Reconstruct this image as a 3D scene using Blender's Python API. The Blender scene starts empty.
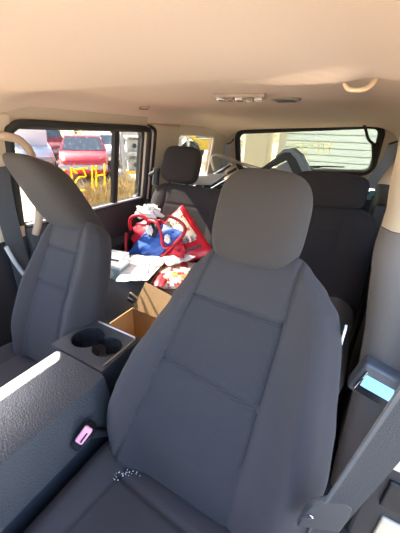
import bpy, bmesh, math, random
from mathutils import Vector, Matrix, noise
random.seed(7)
S = bpy.context.scene
COL = S.collection
PI = math.pi

# ------------------------------------------------------------------ camera
def set_camera():
    yaw, pit, rol, f = 0.5067, 0.4331, 0.0323, 290.0
    fw = Vector((-math.sin(yaw)*math.cos(pit), math.cos(yaw)*math.cos(pit), -math.sin(pit)))
    rt = Vector((math.cos(yaw), math.sin(yaw), 0)); up = rt.cross(fw)
    r2 = math.cos(rol)*rt + math.sin(rol)*up
    u2 = -math.sin(rol)*rt + math.cos(rol)*up
    cd = bpy.data.cameras.new('camera'); co = bpy.data.objects.new('camera', cd); COL.objects.link(co)
    M = Matrix((r2, u2, -fw)).transposed().to_4x4(); M.translation = Vector((0.5716, -0.3559, 1.1493))
    co.matrix_world = M
    cd.sensor_fit = 'HORIZONTAL'; cd.sensor_width = 36.0; cd.lens = f/400*36.0
    cd.clip_start = 0.01; cd.clip_end = 500
    S.camera = co
set_camera()

# ------------------------------------------------------------------ world, sun, exposure
W = bpy.data.worlds.new('sky'); S.world = W; W.use_nodes = True
nt = W.node_tree; nt.nodes.clear()
sky = nt.nodes.new('ShaderNodeTexSky'); sky.sky_type = 'NISHITA'; sky.sun_disc = False
sky.sun_elevation = math.radians(38); sky.sun_rotation = math.radians(-75)
sky.air_density = 1.0; sky.dust_density = 1.2; sky.ozone_density = 1.0
bg = nt.nodes.new('ShaderNodeBackground'); bg.inputs[1].default_value = 0.42
wo = nt.nodes.new('ShaderNodeOutputWorld')
nt.links.new(sky.outputs[0], bg.inputs[0]); nt.links.new(bg.outputs[0], wo.inputs[0])
sd = bpy.data.lights.new('sun', 'SUN'); sd.energy = 15.0; sd.angle = math.radians(0.6); sd.color = (1.0, 0.93, 0.82)
so = bpy.data.objects.new('sun', sd); COL.objects.link(so)
so.rotation_euler = Vector((-0.71, 0.06, 0.615)).to_track_quat('Z', 'Y').to_euler()
S.view_settings.view_transform = 'Standard'; S.view_settings.look = 'None'
S.view_settings.exposure = 2.15; S.view_settings.gamma = 1.0; S.view_settings.use_curve_mapping = False

# ------------------------------------------------------------------ materials
def newmat(name):
    m = bpy.data.materials.new(name); m.use_nodes = True
    n = m.node_tree; return m, n, n.nodes['Principled BSDF']
def rgb(c): return (c[0], c[1], c[2], 1)
def plain(name, c, rough=0.6, metal=0.0, bump=0.0, scale=200, spec=0.5, var=0.0, trans=0.0, coat=0.0):
    m, n, b = newmat(name)
    b.inputs['Base Color'].default_value = rgb(c); b.inputs['Roughness'].default_value = rough
    b.inputs['Metallic'].default_value = metal; b.inputs['Specular IOR Level'].default_value = spec
    b.inputs['Transmission Weight'].default_value = trans; b.inputs['Coat Weight'].default_value = coat
    tc = n.nodes.new('ShaderNodeTexCoord'); nz = n.nodes.new('ShaderNodeTexNoise')
    nz.inputs['Scale'].default_value = scale; nz.inputs['Detail'].default_value = 3
    n.links.new(tc.outputs['Object'], nz.inputs['Vector'])
    if bump:
        bp = n.nodes.new('ShaderNodeBump'); bp.inputs['Strength'].default_value = bump; bp.inputs['Distance'].default_value = 0.002
        n.links.new(nz.outputs['Fac'], bp.inputs['Height']); n.links.new(bp.outputs[0], b.inputs['Normal'])
    if var:
        mx = n.nodes.new('ShaderNodeMix'); mx.data_type = 'RGBA'
        mx.inputs['A'].default_value = rgb([v*(1-var) for v in c]); mx.inputs['B'].default_value = rgb([min(1, v*(1+var)) for v in c])
        n.links.new(nz.outputs['Fac'], mx.inputs['Factor']); n.links.new(mx.outputs['Result'], b.inputs['Base Color'])
    return m
def cloth(name, c, scale=420, bump=0.25, sheen=0.04):
    m = plain(name, c, 0.92, bump=bump, scale=scale, spec=0.2, var=0.18)
    b = m.node_tree.nodes['Principled BSDF']
    b.inputs['Sheen Weight'].default_value = sheen; b.inputs['Sheen Roughness'].default_value = 0.5
    return m
def knit(name, c):
    # fine ribbed fabric: two crossed fine band patterns
    m, n, b = newmat(name)
    b.inputs['Roughness'].default_value = 0.9; b.inputs['Specular IOR Level'].default_value = 0.25
    b.inputs['Sheen Weight'].default_value = 0.03
    tc = n.nodes.new('ShaderNodeTexCoord')
    wv = n.nodes.new('ShaderNodeTexWave'); wv.bands_direction = 'X'; wv.inputs['Scale'].default_value = 75; wv.inputs['Distortion'].default_value = 0.3
    wz = n.nodes.new('ShaderNodeTexWave'); wz.bands_direction = 'Z'; wz.inputs['Scale'].default_value = 80; wz.inputs['Distortion'].default_value = 0.2
    n.links.new(tc.outputs['Object'], wv.inputs['Vector']); n.links.new(tc.outputs['Object'], wz.inputs['Vector'])
    mu = n.nodes.new('ShaderNodeMath'); mu.operation = 'MULTIPLY'
    n.links.new(wv.outputs['Fac'], mu.inputs[0]); n.links.new(wz.outputs['Fac'], mu.inputs[1])
    mx = n.nodes.new('ShaderNodeMix'); mx.data_type = 'RGBA'
    mx.inputs['A'].default_value = rgb([v*0.85 for v in c]); mx.inputs['B'].default_value = rgb([v*1.3 for v in c])
    n.links.new(mu.outputs[0], mx.inputs['Factor']); n.links.new(mx.outputs['Result'], b.inputs['Base Color'])
    bp = n.nodes.new('ShaderNodeBump'); bp.inputs['Strength'].default_value = 0.3; bp.inputs['Distance'].default_value = 0.002
    n.links.new(mu.outputs[0], bp.inputs['Height']); n.links.new(bp.outputs[0], b.inputs['Normal'])
    return m
def glass(name, dirt=0.08, specks=0.0, tint=(1, 1, 1)):
    m = bpy.data.materials.new(name); m.use_nodes = True; n = m.node_tree; n.nodes.clear()
    out = n.nodes.new('ShaderNodeOutputMaterial')
    tr = n.nodes.new('ShaderNodeBsdfTransparent'); tr.inputs[0].default_value = rgb(tint)
    gl = n.nodes.new('ShaderNodeBsdfGlossy'); gl.inputs['Roughness'].default_value = 0.02
    la = n.nodes.new('ShaderNodeLayerWeight'); la.inputs['Blend'].default_value = 0.5
    pw = n.nodes.new('ShaderNodeMath'); pw.operation = 'POWER'; pw.inputs[1].default_value = 5.0; n.links.new(la.outputs['Facing'], pw.inputs[0])
    lw = n.nodes.new('ShaderNodeMath'); lw.operation = 'MULTIPLY_ADD'; lw.inputs[1].default_value = 0.9; lw.inputs[2].default_value = 0.02; n.links.new(pw.outputs[0], lw.inputs[0])
    m1 = n.nodes.new('ShaderNodeMixShader'); n.links.new(lw.outputs[0], m1.inputs[0]); n.links.new(tr.outputs[0], m1.inputs[1]); n.links.new(gl.outputs[0], m1.inputs[2])
    tl = n.nodes.new('ShaderNodeBsdfTranslucent'); tl.inputs[0].default_value = (0.9, 0.88, 0.84, 1)
    tc = n.nodes.new('ShaderNodeTexCoord')
    nz = n.nodes.new('ShaderNodeTexNoise'); nz.inputs['Scale'].default_value = 70; nz.inputs['Detail'].default_value = 2
    n.links.new(tc.outputs['Object'], nz.inputs['Vector'])
    rp = n.nodes.new('ShaderNodeMapRange'); rp.inputs[1].default_value = 0.60; rp.inputs[2].default_value = 0.72
    rp.inputs[3].default_value = dirt; rp.inputs[4].default_value = dirt + specks
    n.links.new(nz.outputs['Fac'], rp.inputs[0])
    m2 = n.nodes.new('ShaderNodeMixShader'); n.links.new(rp.outputs[0], m2.inputs[0])
    n.links.new(m1.outputs[0], m2.inputs[1]); n.links.new(tl.outputs[0], m2.inputs[2])
    n.links.new(m2.outputs[0], out.inputs[0])
    return m
def printed(name, base, ink1, ink2, scale=9, thr=0.55, vec=(1, 1, 1), rough=0.5):
    # sheet with scattered printed patches in two inks
    m, n, b = newmat(name); b.inputs['Roughness'].default_value = rough
    tc = n.nodes.new('ShaderNodeTexCoord'); mp = n.nodes.new('ShaderNodeMapping'); mp.inputs['Scale'].default_value = vec
    n.links.new(tc.outputs['Object'], mp.inputs['Vector'])
    prev = None
    for k, ink in enumerate((ink1, ink2)):
        nz = n.nodes.new('ShaderNodeTexNoise'); nz.inputs['Scale'].default_value = scale*(1+0.4*k); nz.inputs['Detail'].default_value = 4
        nz.noise_dimensions = '4D'; nz.inputs['W'].default_value = 3.7*k
        n.links.new(mp.outputs[0], nz.inputs['Vector'])
        gt = n.nodes.new('ShaderNodeMath'); gt.operation = 'GREATER_THAN'; gt.inputs[1].default_value = thr
        n.links.new(nz.outputs['Fac'], gt.inputs[0])
        mx = n.nodes.new('ShaderNodeMix'); mx.data_type = 'RGBA'
        if prev is None: mx.inputs['A'].default_value = rgb(base)
        else: n.links.new(prev, mx.inputs['A'])
        mx.inputs['B'].default_value = rgb(ink); n.links.new(gt.outputs[0], mx.inputs['Factor']); prev = mx.outputs['Result']
    n.links.new(prev, b.inputs['Base Color'])
    return m

M_SEAT   = cloth('charcoal_cloth', (0.042, 0.0375, 0.040))
M_KNIT   = knit('ribbed_cloth', (0.034, 0.0315, 0.035))
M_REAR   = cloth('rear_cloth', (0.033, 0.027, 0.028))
M_REARLIT  = cloth('sunlit_cushion_cloth', (0.15, 0.14, 0.13))  # cushions made lighter than the backrests to paint in sunlight
M_HEAD   = cloth('headrest_cloth', (0.046, 0.039, 0.036))
M_LINER  = plain('headliner', (0.76, 0.60, 0.475), 0.95, bump=0.05, scale=260, spec=0.1, var=0.03)
M_BEIGE  = plain('beige_plastic', (0.52, 0.42, 0.31), 0.6, bump=0.1, scale=300)
M_BLACK  = plain('black_plastic', (0.018, 0.018, 0.021), 0.5, bump=0.2, scale=300)
M_RUBBER = plain('black_rubber', (0.016, 0.015, 0.015), 0.75)
M_DOOR   = plain('dark_door_plastic', (0.030, 0.031, 0.036), 0.55, bump=0.25, scale=300)
M_GREYTR = plain('grey_pillar_plastic', (0.16, 0.14, 0.133), 0.65, bump=0.1, scale=300)
M_CONS   = plain('grained_console_plastic', (0.036, 0.040, 0.046), 0.40, bump=0.9, scale=260, spec=0.5)
M_CONSS  = plain('console_side_plastic', (0.024, 0.027, 0.034), 0.55, bump=0.3, scale=260)
M_GLOSSB = plain('glossy_black_plastic', (0.020, 0.020, 0.022), 0.16, spec=0.6)
M_CHROME = plain('chrome', (0.80, 0.80, 0.82), 0.12, metal=1.0)
M_SATIN  = plain('satin_metal', (0.62, 0.60, 0.58), 0.3, metal=1.0)
M_BELT   = plain('grey_webbing', (0.027, 0.027, 0.031), 0.75, bump=0.5, scale=500)
M_BELTD  = plain('dark_webbing', (0.050, 0.052, 0.058), 0.8, bump=0.5, scale=500)
M_PALEB  = plain('pale_belt', (0.22, 0.23, 0.26), 0.8, bump=0.5, scale=500)
M_CARPET = cloth('dark_carpet', (0.035, 0.034, 0.036), 150, 0.9)
M_WHITE  = plain('white_paint', (0.78, 0.77, 0.74), 0.35)
M_CREAMB = plain('cream_body_paint', (0.70, 0.62, 0.49), 0.3)
M_PINKST = plain('body_edge_paint', (0.62, 0.52, 0.50), 0.35)
M_GL_L   = glass('dusty_window_glass', 0.0, 0.02, (0.52, 0.52, 0.51))
M_GL_Q   = glass('quarter_window_glass', 0.0, 0.01, (0.50, 0.50, 0.48))
M_GL_R   = glass('rear_window_glass', 0.0, 0.01, (0.42, 0.44, 0.405))
M_YELLOW = plain('yellow_marker', (0.90, 0.72, 0.03), 0.7)
M_YELPAL = plain('pale_yellow_marker', (0.88, 0.80, 0.35), 0.7)

for m in (M_YELLOW, M_YELPAL):   # thin chalky paint lets the daylight through
    n = m.node_tree; b = n.nodes['Principled BSDF']; o = n.nodes['Material Output']
    tl = n.nodes.new('ShaderNodeBsdfTranslucent'); tl.inputs[0].default_value = b.inputs['Base Color'].default_value
    mx = n.nodes.new('ShaderNodeMixShader'); mx.inputs[0].default_value = 0.65
    n.links.new(b.outputs[0], mx.inputs[1]); n.links.new(tl.outputs[0], mx.inputs[2]); n.links.new(mx.outputs[0], o.inputs[0])
# ------------------------------------------------------------------ builders
ORG = {}
def thing(name, label, cat, loc=(0, 0, 0), group=None, kind=None):
    o = bpy.data.objects.new(name, None); COL.objects.link(o); o.location = loc; o.empty_display_size = 0.05
    ORG[o] = Vector(loc)
    props(o, label, cat, group, kind); return o
def props(o, label=None, cat=None, group=None, kind=None):
    if label: o['label'] = label
    if cat: o['category'] = cat
    if group: o['group'] = group
    if kind: o['kind'] = kind
    return o
class MB:
    def __init__(s): s.v = []; s.f = []; s.m = []
    def add(s, V, F, mi=0):
        k = len(s.v); s.v += [tuple(v) for v in V]
        for f in F: s.f.append(tuple(i+k for i in f)); s.m.append(mi)
        return s
    def box(s, c, size, R=None, mi=0):
        V = [Vector(((i & 1)-.5, ((i >> 1) & 1)-.5, ((i >> 2) & 1)-.5)) for i in range(8)]
        V = [Vector((v.x*size[0], v.y*size[1], v.z*size[2])) for v in V]
        if R is not None: V = [R @ v for v in V]
        V = [v+Vector(c) for v in V]
        return s.add(V, [(0, 2, 3, 1), (4, 5, 7, 6), (0, 1, 5, 4), (2, 6, 7, 3), (0, 4, 6, 2), (1, 3, 7, 5)], mi)
    def tube(s, path, r, n=10, mi=0, closed=False):
        P = [Vector(p) for p in path]; L = len(P); rs = r if hasattr(r, '__len__') else [r]*L
        up = None; V = []
        for i, p in enumerate(P):
            if closed: t = P[(i+1) % L]-P[i-1]
            else: t = P[min(i+1, L-1)]-P[max(i-1, 0)]
            t.normalize()
            if up is None:
                up = Vector((0, 0, 1)) if abs(t.z) < .9 else Vector((1, 0, 0))
            a = t.cross(up); a.normalize(); up = a.cross(t); up.normalize()
            for k in range(n):
                th = 2*PI*k/n; V.append(p+rs[i]*(math.cos(th)*a+math.sin(th)*up))
        F = []
        for i in range(L if closed else L-1):
            j = (i+1) % L
            for k in range(n):
                F.append((i*n+k, i*n+(k+1) % n, j*n+(k+1) % n, j*n+k))
        if not closed:
            F.append(tuple(range(n-1, -1, -1))); F.append(tuple((L-1)*n+k for k in range(n)))
        return s.add(V, F, mi)
    def loft(s, rings, mi=0, caps=True):
        n = len(rings[0]); V = [p for r in rings for p in r]; F = []
        for i in range(len(rings)-1):
            for k in range(n):
                F.append((i*n+k, i*n+(k+1) % n, (i+1)*n+(k+1) % n, (i+1)*n+k))
        if caps:
            F.append(tuple(range(n-1, -1, -1))); F.append(tuple((len(rings)-1)*n+k for k in range(n)))
        return s.add(V, F, mi)
    def lathe(s, prof, c=(0, 0, 0), axis='z', n=32, mi=0):
        V = []
        for (r, h) in prof:
            for k in range(n):
                a = 2*PI*k/n; x, y = r*math.cos(a), r*math.sin(a)
                p = {'z': (x, y, h), 'x': (h, x, y), 'y': (x, h, y)}[axis]
                V.append(Vector(p)+Vector(c))
        F = [(i*n+k, i*n+(k+1) % n, (i+1)*n+(k+1) % n, (i+1)*n+k) for i in range(len(prof)-1) for k in range(n)]
        F.append(tuple(range(n-1, -1, -1))); F.append(tuple((len(prof)-1)*n+k for k in range(n)))
        return s.add(V, F, mi)
    def ribbon(s, path, widths, normal_hint, th=0.0015, mi=0):
        # flat strap along a path; widths = half-width vectors (one or one per point)
        P = [Vector(p) for p in path]; V = []
        for i, p in enumerate(P):
            w = Vector(widths[i] if hasattr(widths[0], '__len__') else widths)
            t = (P[min(i+1, len(P)-1)]-P[max(i-1, 0)]).normalized()
            nn = t.cross(w).normalized()*th
            V += [p-w-nn, p+w-nn, p+w+nn, p-w+nn]
        F = []
        for i in range(len(P)-1):
            for k in range(4): F.append((i*4+k, i*4+(k+1) % 4, (i+1)*4+(k+1) % 4, (i+1)*4+k))
        F.append((3, 2, 1, 0)); e = (len(P)-1)*4; F.append((e, e+1, e+2, e+3))
        return s.add(V, F, mi)
    def build(s, name, mats, parent=None, smooth=True, bevel=0.0, sub=0, auto=None):
        me = bpy.data.meshes.new(name)
        og = ORG.get(parent, Vector((0, 0, 0))) if parent else Vector((0, 0, 0))
        me.from_pydata([tuple(Vector(v)-og) for v in s.v], [], s.f)
        if not isinstance(mats, (list, tuple)): mats = [mats]
        for m in mats: me.materials.append(m)
        for p, mi in zip(me.polygons, s.m): p.material_index = mi
        bm = bmesh.new(); bm.from_mesh(me)
        bmesh.ops.recalc_face_normals(bm, faces=bm.faces); bm.to_mesh(me); bm.free()
        if smooth:
            for p in me.polygons: p.use_smooth = True
            me.set_sharp_from_angle(angle=auto if auto else math.radians(50))
        o = bpy.data.objects.new(name, me); COL.objects.link(o)
        if parent: o.parent = parent; ORG[o] = og
        else: ORG[o] = Vector((0, 0, 0))
        if bevel:
            b = o.modifiers.new('bevel', 'BEVEL'); b.width = bevel; b.segments = 3; b.limit_method = 'ANGLE'; b.angle_limit = math.radians(40)
        if sub:
            b = o.modifiers.new('sub', 'SUBSURF'); b.levels = sub; b.render_levels = sub
        return o
def lerp(tab, x):
    if x <= tab[0][0]: return tab[0][1]
    for (a, b), (c, d) in zip(tab, tab[1:]):
        if x <= c:
            t = (x-a)/(c-a); t = t*t*(3-2*t)*0.35+t*0.65
            return b+(d-b)*t
    return tab[-1][1]
def spline(pts, n=8, closed=False):
    P = [Vector(p) for p in pts]; L = len(P); out = []
    for i in range(L if closed else L-1):
        p0 = P[(i-1) % L] if closed or i else P[0]; p1 = P[i]; p2 = P[(i+1) % L]; p3 = P[(i+2) % L] if closed or i+2 < L else P[-1]
        for k in range(n):
            t = k/n
            out.append(0.5*((2*p1)+(p2-p0)*t+(2*p0-5*p1+4*p2-p3)*t*t+(3*p1-p0-3*p2+p3)*t**3))
    if not closed: out.append(P[-1])
    return out
def rrect(a0, a1, b0, b1, r, n=8):
    pts = []
    for (ca, cb, s) in ((a1-r, b1-r, 0), (a0+r, b1-r, 1), (a0+r, b0+r, 2), (a1-r, b0+r, 3)):
        for k in range(n+1):
            t = (s+k/n)*PI/2; pts.append((ca+r*math.cos(t), cb+r*math.sin(t)))
    return pts
def holed_panel(fmap, outer, hole, thick):
    # flat wall piece with a rounded hole; fmap(a, b) -> world point of the inner face, thick = vector to the outer face
    a0, a1, b0, b1 = outer; ca = sum(p[0] for p in hole)/len(hole); cb = sum(p[1] for p in hole)/len(hole)
    angs = sorted([math.atan2(p[1]-cb, p[0]-ca) for p in hole]+[math.atan2(b-cb, a-ca) for a in (a0, a1) for b in (b0, b1)])
    hp = sorted(hole, key=lambda p: math.atan2(p[1]-cb, p[0]-ca)); ha = [math.atan2(p[1]-cb, p[0]-ca) for p in hp]
    inn, out = [], []
    for t in angs:
        c, s_ = math.cos(t), math.sin(t); best = 1e9
        for (d, num) in ((c, (a1-ca) if c > 0 else (a0-ca)), (s_, (b1-cb) if s_ > 0 else (b0-cb))):
            if abs(d) > 1e-9: best = min(best, num/d)
        out.append((ca+c*best, cb+s_*best))
        # interpolate hole boundary at the angle
        n = len(hp)
        for i in range(n):
            j = (i+1) % n; x0, x1 = ha[i], ha[j]; tt = t
            if j == 0: x1 += 2*PI; tt = t if t >= x0 else t+2*PI
            if x0-1e-9 <= tt <= x1+1e-9:
                k = (tt-x0)/(x1-x0) if x1 > x0 else 0
                inn.append((hp[i][0]+(hp[j][0]-hp[i][0])*k, hp[i][1]+(hp[j][1]-hp[i][1])*k)); break
        else: inn.append(hp[-1])
    N = len(angs); mb = MB(); T = Vector(thick)
    V = [Vector(fmap(*p)) for p in inn]+[Vector(fmap(*p)) for p in out]
    V += [v+T for v in V]
    F = []
    for i in range(N):
        j = (i+1) % N
        F += [(i, j, N+j, N+i), (2*N+i, 3*N+i, 3*N+j, 2*N+j), (i, 2*N+i, 2*N+j, j), (N+i, N+j, 3*N+j, 3*N+i)]
    mb.add(V, F); return mb
def pane(fmap, hole, thick):
    mb = MB(); V = [Vector(fmap(*p)) for p in hole]; n = len(V); T = Vector(thick)
    mb.add(V+[v+T for v in V], [tuple(range(n)), tuple(range(2*n-1, n-1, -1))]+[(i, (i+1) % n, n+(i+1) % n, n+i) for i in range(n)])
    return mb

# ================================================================== THE SHELL OF THE CAR
def wx(z):
    return 0.745 if z < 0.72 else 0.745-(z-0.72)*0.165
def left(y, z): return (-wx(z), y, z)
def right(y, z): return (wx(z), y, z)
def struct(mb, name, mats, parent=None, **k):
    o = mb.build(name, mats, parent, **k)
    if not parent: o['kind'] = 'structure'
    return o

# floor pan and seat riser
f = MB(); f.box((0, 0.9, -0.02), (1.56, 3.2, 0.04)); f.box((0, 0.9, -0.10), (1.5, 3.2, 0.12))
struct(f, 'floor', M_CARPET, smooth=False)
f = MB(); f.box((0, 1.98, 0.30), (1.42, 0.86, 0.58)); struct(f, 'floor', M_CARPET, smooth=False, bevel=0.03)

# headliner
def roof_z(x, y):
    z = 1.252
    t = min(1, max(0, (y-0.30)/0.16)); z += 0.026*(t*t*(3-2*t))
    d = y-(0.40-0.60*(x-0.22)); sm = lambda a, b, v: (lambda q: q*q*(3-2*q))(min(1, max(0, (v-a)/(b-a))))
    z -= 0.014*sm(0, 0.035, d)*(1-sm(0.05, 0.30, d))*sm(0.19, 0.27, x)*(1-sm(0.47, 0.55, x))
    if y > 1.2: z -= 0.055*((y-1.2)/1.0)**1.6
    if y > 2.1: z -= 0.03*((y-2.1)/0.25)**2
    ax = abs(x)
    if ax > 0.46:
        k = min(1, (ax-0.46)/0.225); z -= 0.105*(1-math.sqrt(max(0, 1-k*k)))
    z += 0.045*x*max(0, (y-1.3)/1.0)
    return z
mb = MB(); NX, NY = 110, 140; V = []; F = []
for j in range(NY+1):
    for i in range(NX+1):
        x = -0.685+1.37*i/NX; y = -0.62+2.95*j/NY; V.append((x, y, roof_z(x, y)))
n0 = len(V); V += [(v[0], v[1], v[2]+0.05) for v in V]
for j in range(NY):
    for i in range(NX):
        a = j*(NX+1)+i; F.append((a, a+NX+1, a+NX+2, a+1)); F.append((n0+a, n0+a+1, n0+a+NX+2, n0+a+NX+1))
for j in range(NY):
    for i in (0, NX):
        a = j*(NX+1)+i; b = a+NX+1; F.append((a, b, n0+b, n0+a))
for i in range(NX):
    for j in (0, NY):
        a = j*(NX+1)+i; F.append((a, a+1, n0+a+1, n0+a))
mb.add(V, F); struct(mb, 'ceiling', M_LINER)

TL = Vector((-0.05, 0, 0)); TR = Vector((0.05, 0, 0))
WIN1 = rrect(0.345, 1.150, 0.742, 1.150, 0.035)
WIN2 = rrect(1.50, 2.06, 0.80, 1.135, 0.04)
def solid(fmap, y0, y1, z0, z1, thick, name, mat, inset=0.0, bevel=0.006):
    n = 10; V = []; T = Vector(thick)
    for k in range(n+1):
        z = z0+(z1-z0)*k/n
        for y in (y0, y1):
            p = Vector(fmap(y, z)); p.x -= math.copysign(inset, p.x); V.append(p)
    m = len(V); V += [v+T for v in V]; F = []
    for k in range(n):
        a = 2*k; F += [(a, a+1, a+3, a+2), (m+a, m+a+2, m+a+3, m+a+1), (a, a+2, m+a+2, m+a), (a+1, m+a+1, m+a+3, a+3)]
    F += [(0, m, m+1, 1), (m-2, m-1, 2*m-1, 2*m-2)]
    return struct(MB().add(V, F), name, mat, smooth=False, bevel=bevel)
# passenger side
solid(left, -0.75, 0.09, 0.0, 0.74, TL, 'wall_left', M_DOOR, 0.02, 0.015)
struct(holed_panel(left, (-0.75, 0.09, 0.74, 1.19), rrect(-0.66, 0.07, 0.76, 1.145, 0.03), TL), 'wall_left', M_BLACK)
solid(left, 0.09, 0.345, 0.70, 1.19, TL, 'wall_left', M_BEIGE, 0.025)
solid(left, 0.09, 0.345, 0.0, 0.70, TL, 'wall_left', M_BLACK, 0.025)
struct(holed_panel(left, (0.325, 1.165, 0.73, 1.162), WIN1, TL), 'wall_left', M_BLACK)
solid(left, 0.325, 1.165, 1.160, 1.23, TL, 'wall_left', M_BEIGE, -0.004, 0.004)
# rear door inner trim with a padded shelf and armrest
mb = MB(); prof = [(0.0, 0.03), (0.10, 0.05), (0.30, 0.055), (0.43, 0.06), (0.47, 0.10), (0.53, 0.105), (0.555, 0.06), (0.68, 0.045), (0.735, 0.03), (0.742, 0.0)]
rings = []
for y in (0.345, 0.36, 0.7, 1.13, 1.15):
    e = 0.6 if y in (0.345, 1.15) else 1
    rings.append([Vector((-wx(z)+d*e, y, z)) for z, d in prof]+[Vector((-wx(0)-0.04, y, 0.742)), Vector((-wx(0)-0.04, y, 0.0))])
mb.loft(rings)
dr = struct(mb, 'door_1', M_DOOR)
MB().ribbon([(-0.735, y, 0.745) for y in (0.36, 0.8, 1.145)], (0.018, 0, 0), None, 0.005).build('window_sill', plain('sill_grey', (0.20, 0.20, 0.21), 0.5), dr)
mb = MB().box((-0.70, 0.62, 0.60), (0.012, 0.12, 0.035)); mb.build('handle', M_SATIN, dr, bevel=0.008)
solid(left, 1.15, 1.50, 0.66, 1.19, TL, 'wall_left', M_BEIGE, 0.03, 0.02)
struct(holed_panel(lambda a, b: (-wx(b)+0.02, a, b), (1.46, 2.38, 0.72, 1.19), WIN2, TL), 'wall_left', M_BEIGE)
solid(left, 1.16, 2.38, 0.0, 0.73, TL, 'wall_left', M_BLACK, 0.06, 0.02)
# black seal, pale painted body edge and second seal around the rear edge of the door
for k, (dy, r, m) in enumerate(((0.010, 0.016, M_RUBBER), (0.036, 0.011, M_PINKST), (0.062, 0.014, M_RUBBER))):
    pts = [(-wx(z)+0.030, 1.150+dy, z) for z in (0.35, 0.60, 0.72, 0.85, 1.0, 1.10)]
    pts += [(-wx(1.145)+0.032, 1.140+dy, 1.142+0.006*k), (-wx(1.15)+0.034, 1.105+dy*0.6, 1.158+0.006*k)]
    if k == 0: pts += [(-wx(1.16)+0.034, y, 1.160) for y in (0.9, 0.6, 0.40)]+[(-wx(1.15)+0.03, 0.345, 1.145), (-wx(1.1)+0.03, 0.325, 1.09), (-wx(0.75)+0.03, 0.325, 0.76)]
    struct(MB().tube(spline(pts, 6), r, 10), 'trim_%d' % (k+1), m)

def window(name, fmap, hole, glassmat, thick, offs, fr=0.012, framemat=M_RUBBER):
    w = thing(name, None, None, fmap(hole[0][0], hole[0][1]), kind='structure')
    pts = [Vector(fmap(*p))+Vector(offs)*0.4 for p in hole]
    MB().tube(pts, fr, 8, closed=True).build('window_frame', framemat, w)
    mp = lambda a, b: Vector(fmap(a, b))+Vector(offs)
    pane(mp, hole, thick).build('glass', glassmat, w, smooth=False)
    return w
w1 = window('window_1', left, WIN1, M_GL_L, (-0.004, 0, 0), (-0.025, 0, 0), 0.011)
mb = MB(); mb.ribbon([(-wx(z)-0.005, 0.915, z) for z in (0.745, 0.95, 1.15)], (0, 0.017, 0), None, 0.012)
mb.build('divider', M_RUBBER, w1)
w2 = window('window_2', lambda a, b: (-wx(b)+0.02, a, b), WIN2, M_GL_Q, (-0.004, 0, 0), (-0.03, 0, 0), 0.010, M_BEIGE)
# yellow marker strokes on the outside of the door glass, read from inside they run mirrored
def marks(fmap, strokes, mat, parent, r=0.0045, name='writing'):
    mb = MB()
    for st in strokes:
        P = spline([Vector(fmap(*p)) for p in st], 5) if len(st) > 2 else [Vector(fmap(*p)) for p in st]
        mb.tube(P, r, 6)
    return mb.build(name, mat, parent)
gl = lambda y, z: (-wx(z)-0.033, y, z)
WZ = 0.855
def hand(y0, s, kind):
    H = 0.11*s
    if kind == '5':   # seen reversed
        return [[(y0-0.040*s, WZ+H), (y0+0.045*s, WZ+H*1.02)], [(y0+0.012*s, WZ+H), (y0+0.03*s, WZ+H*0.62), (y0-0.012*s, WZ+H*0.62), (y0-0.045*s, WZ+H*0.3), (y0-0.030*s, WZ), (y0+0.02*s, WZ-0.008)]]
    if kind == '1':
        return [[(y0, WZ+H*1.1), (y0+0.004, WZ-0.005)], [(y0, WZ+H*1.1), (y0+0.035*s, WZ+H*0.82)]]
    if kind == 'H':
        return [[(y0-0.03*s, WZ+H*1.1), (y0-0.03*s, WZ)], [(y0+0.03*s, WZ+H*1.15), (y0+0.034*s, WZ)], [(y0-0.04*s, WZ+H*0.55), (y0+0.04*s, WZ+H*0.6)]]
st = []
for y0, k in ((0.565, '5'), (0.645, '1'), (0.705, '5'), (0.775, '1'), (0.835, 'H')): st += hand(y0, 0.95, k)
marks(gl, st, M_YELLOW, w1)

# rear wall with the hatch window
def rear(x, z): return (x, 2.42-(z-0.8)*0.33, z+0.062*x)
WIN3 = rrect(-0.565, 0.565, 0.862, 1.203, 0.07)
struct(holed_panel(rear, (-0.74, 0.74, 0.74, 1.27), WIN3, (0, 0.05, 0)), 'wall_back', M_BEIGE)
f = MB(); f.box((0, 2.46, 0.37), (1.5, 0.06, 0.76)); struct(f, 'wall_back', M_BLACK, smooth=False, bevel=0.01)
w3 = window('window_3', rear, WIN3, M_GL_R, (0, 0.004, 0), (0, 0.02, 0), 0.026)
rl = lambda x, z: Vector(rear(x, z))+Vector((0, 0.028, 0))
st = []
for x0, k in ((-0.07, '5'), (0.0, '1'), (0.07, '5'), (0.135, '1'), (0.20, 'H')):
    for s_ in hand(0, 0.8, k): st.append([(x0+a, b+0.145) for a, b in s_])
marks(rl, st, M_YELPAL, w3, 0.004)
# hatch wiper outside and the black defroster lead inside
w = thing('rear_wiper', 'black wiper blade resting along bottom of rear window glass', 'wiper', (0.3, 2.45, 0.89))
MB().tube(spline([Vector(rear(x, 0.905-0.02*abs(x-0.2)))+Vector((0, 0.04, 0)) for x in (0.05, 0.2, 0.36)], 5), 0.006, 8).build('blade', M_RUBBER, w)
MB().tube([Vector(rear(0.2, 0.905))+Vector((0, 0.05, 0)), Vector(rear(0.0, 0.87))+Vector((0, 0.05, 0))], 0.006, 8).build('arm', M_BLACK, w)
c = MB().tube(spline([Vector(rear(0.44, 1.205))+Vector((0, -0.045, 0)), Vector(rear(0.46, 1.17))+Vector((0, -0.05, 0)), Vector(rear(0.49, 1.11))+Vector((0, -0.05, 0)), Vector(rear(0.535, 1.075))+Vector((0, -0.05, 0)), Vector(rear(0.56, 1.09))+Vector((0, -0.045, 0))], 8), 0.010, 8)
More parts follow.
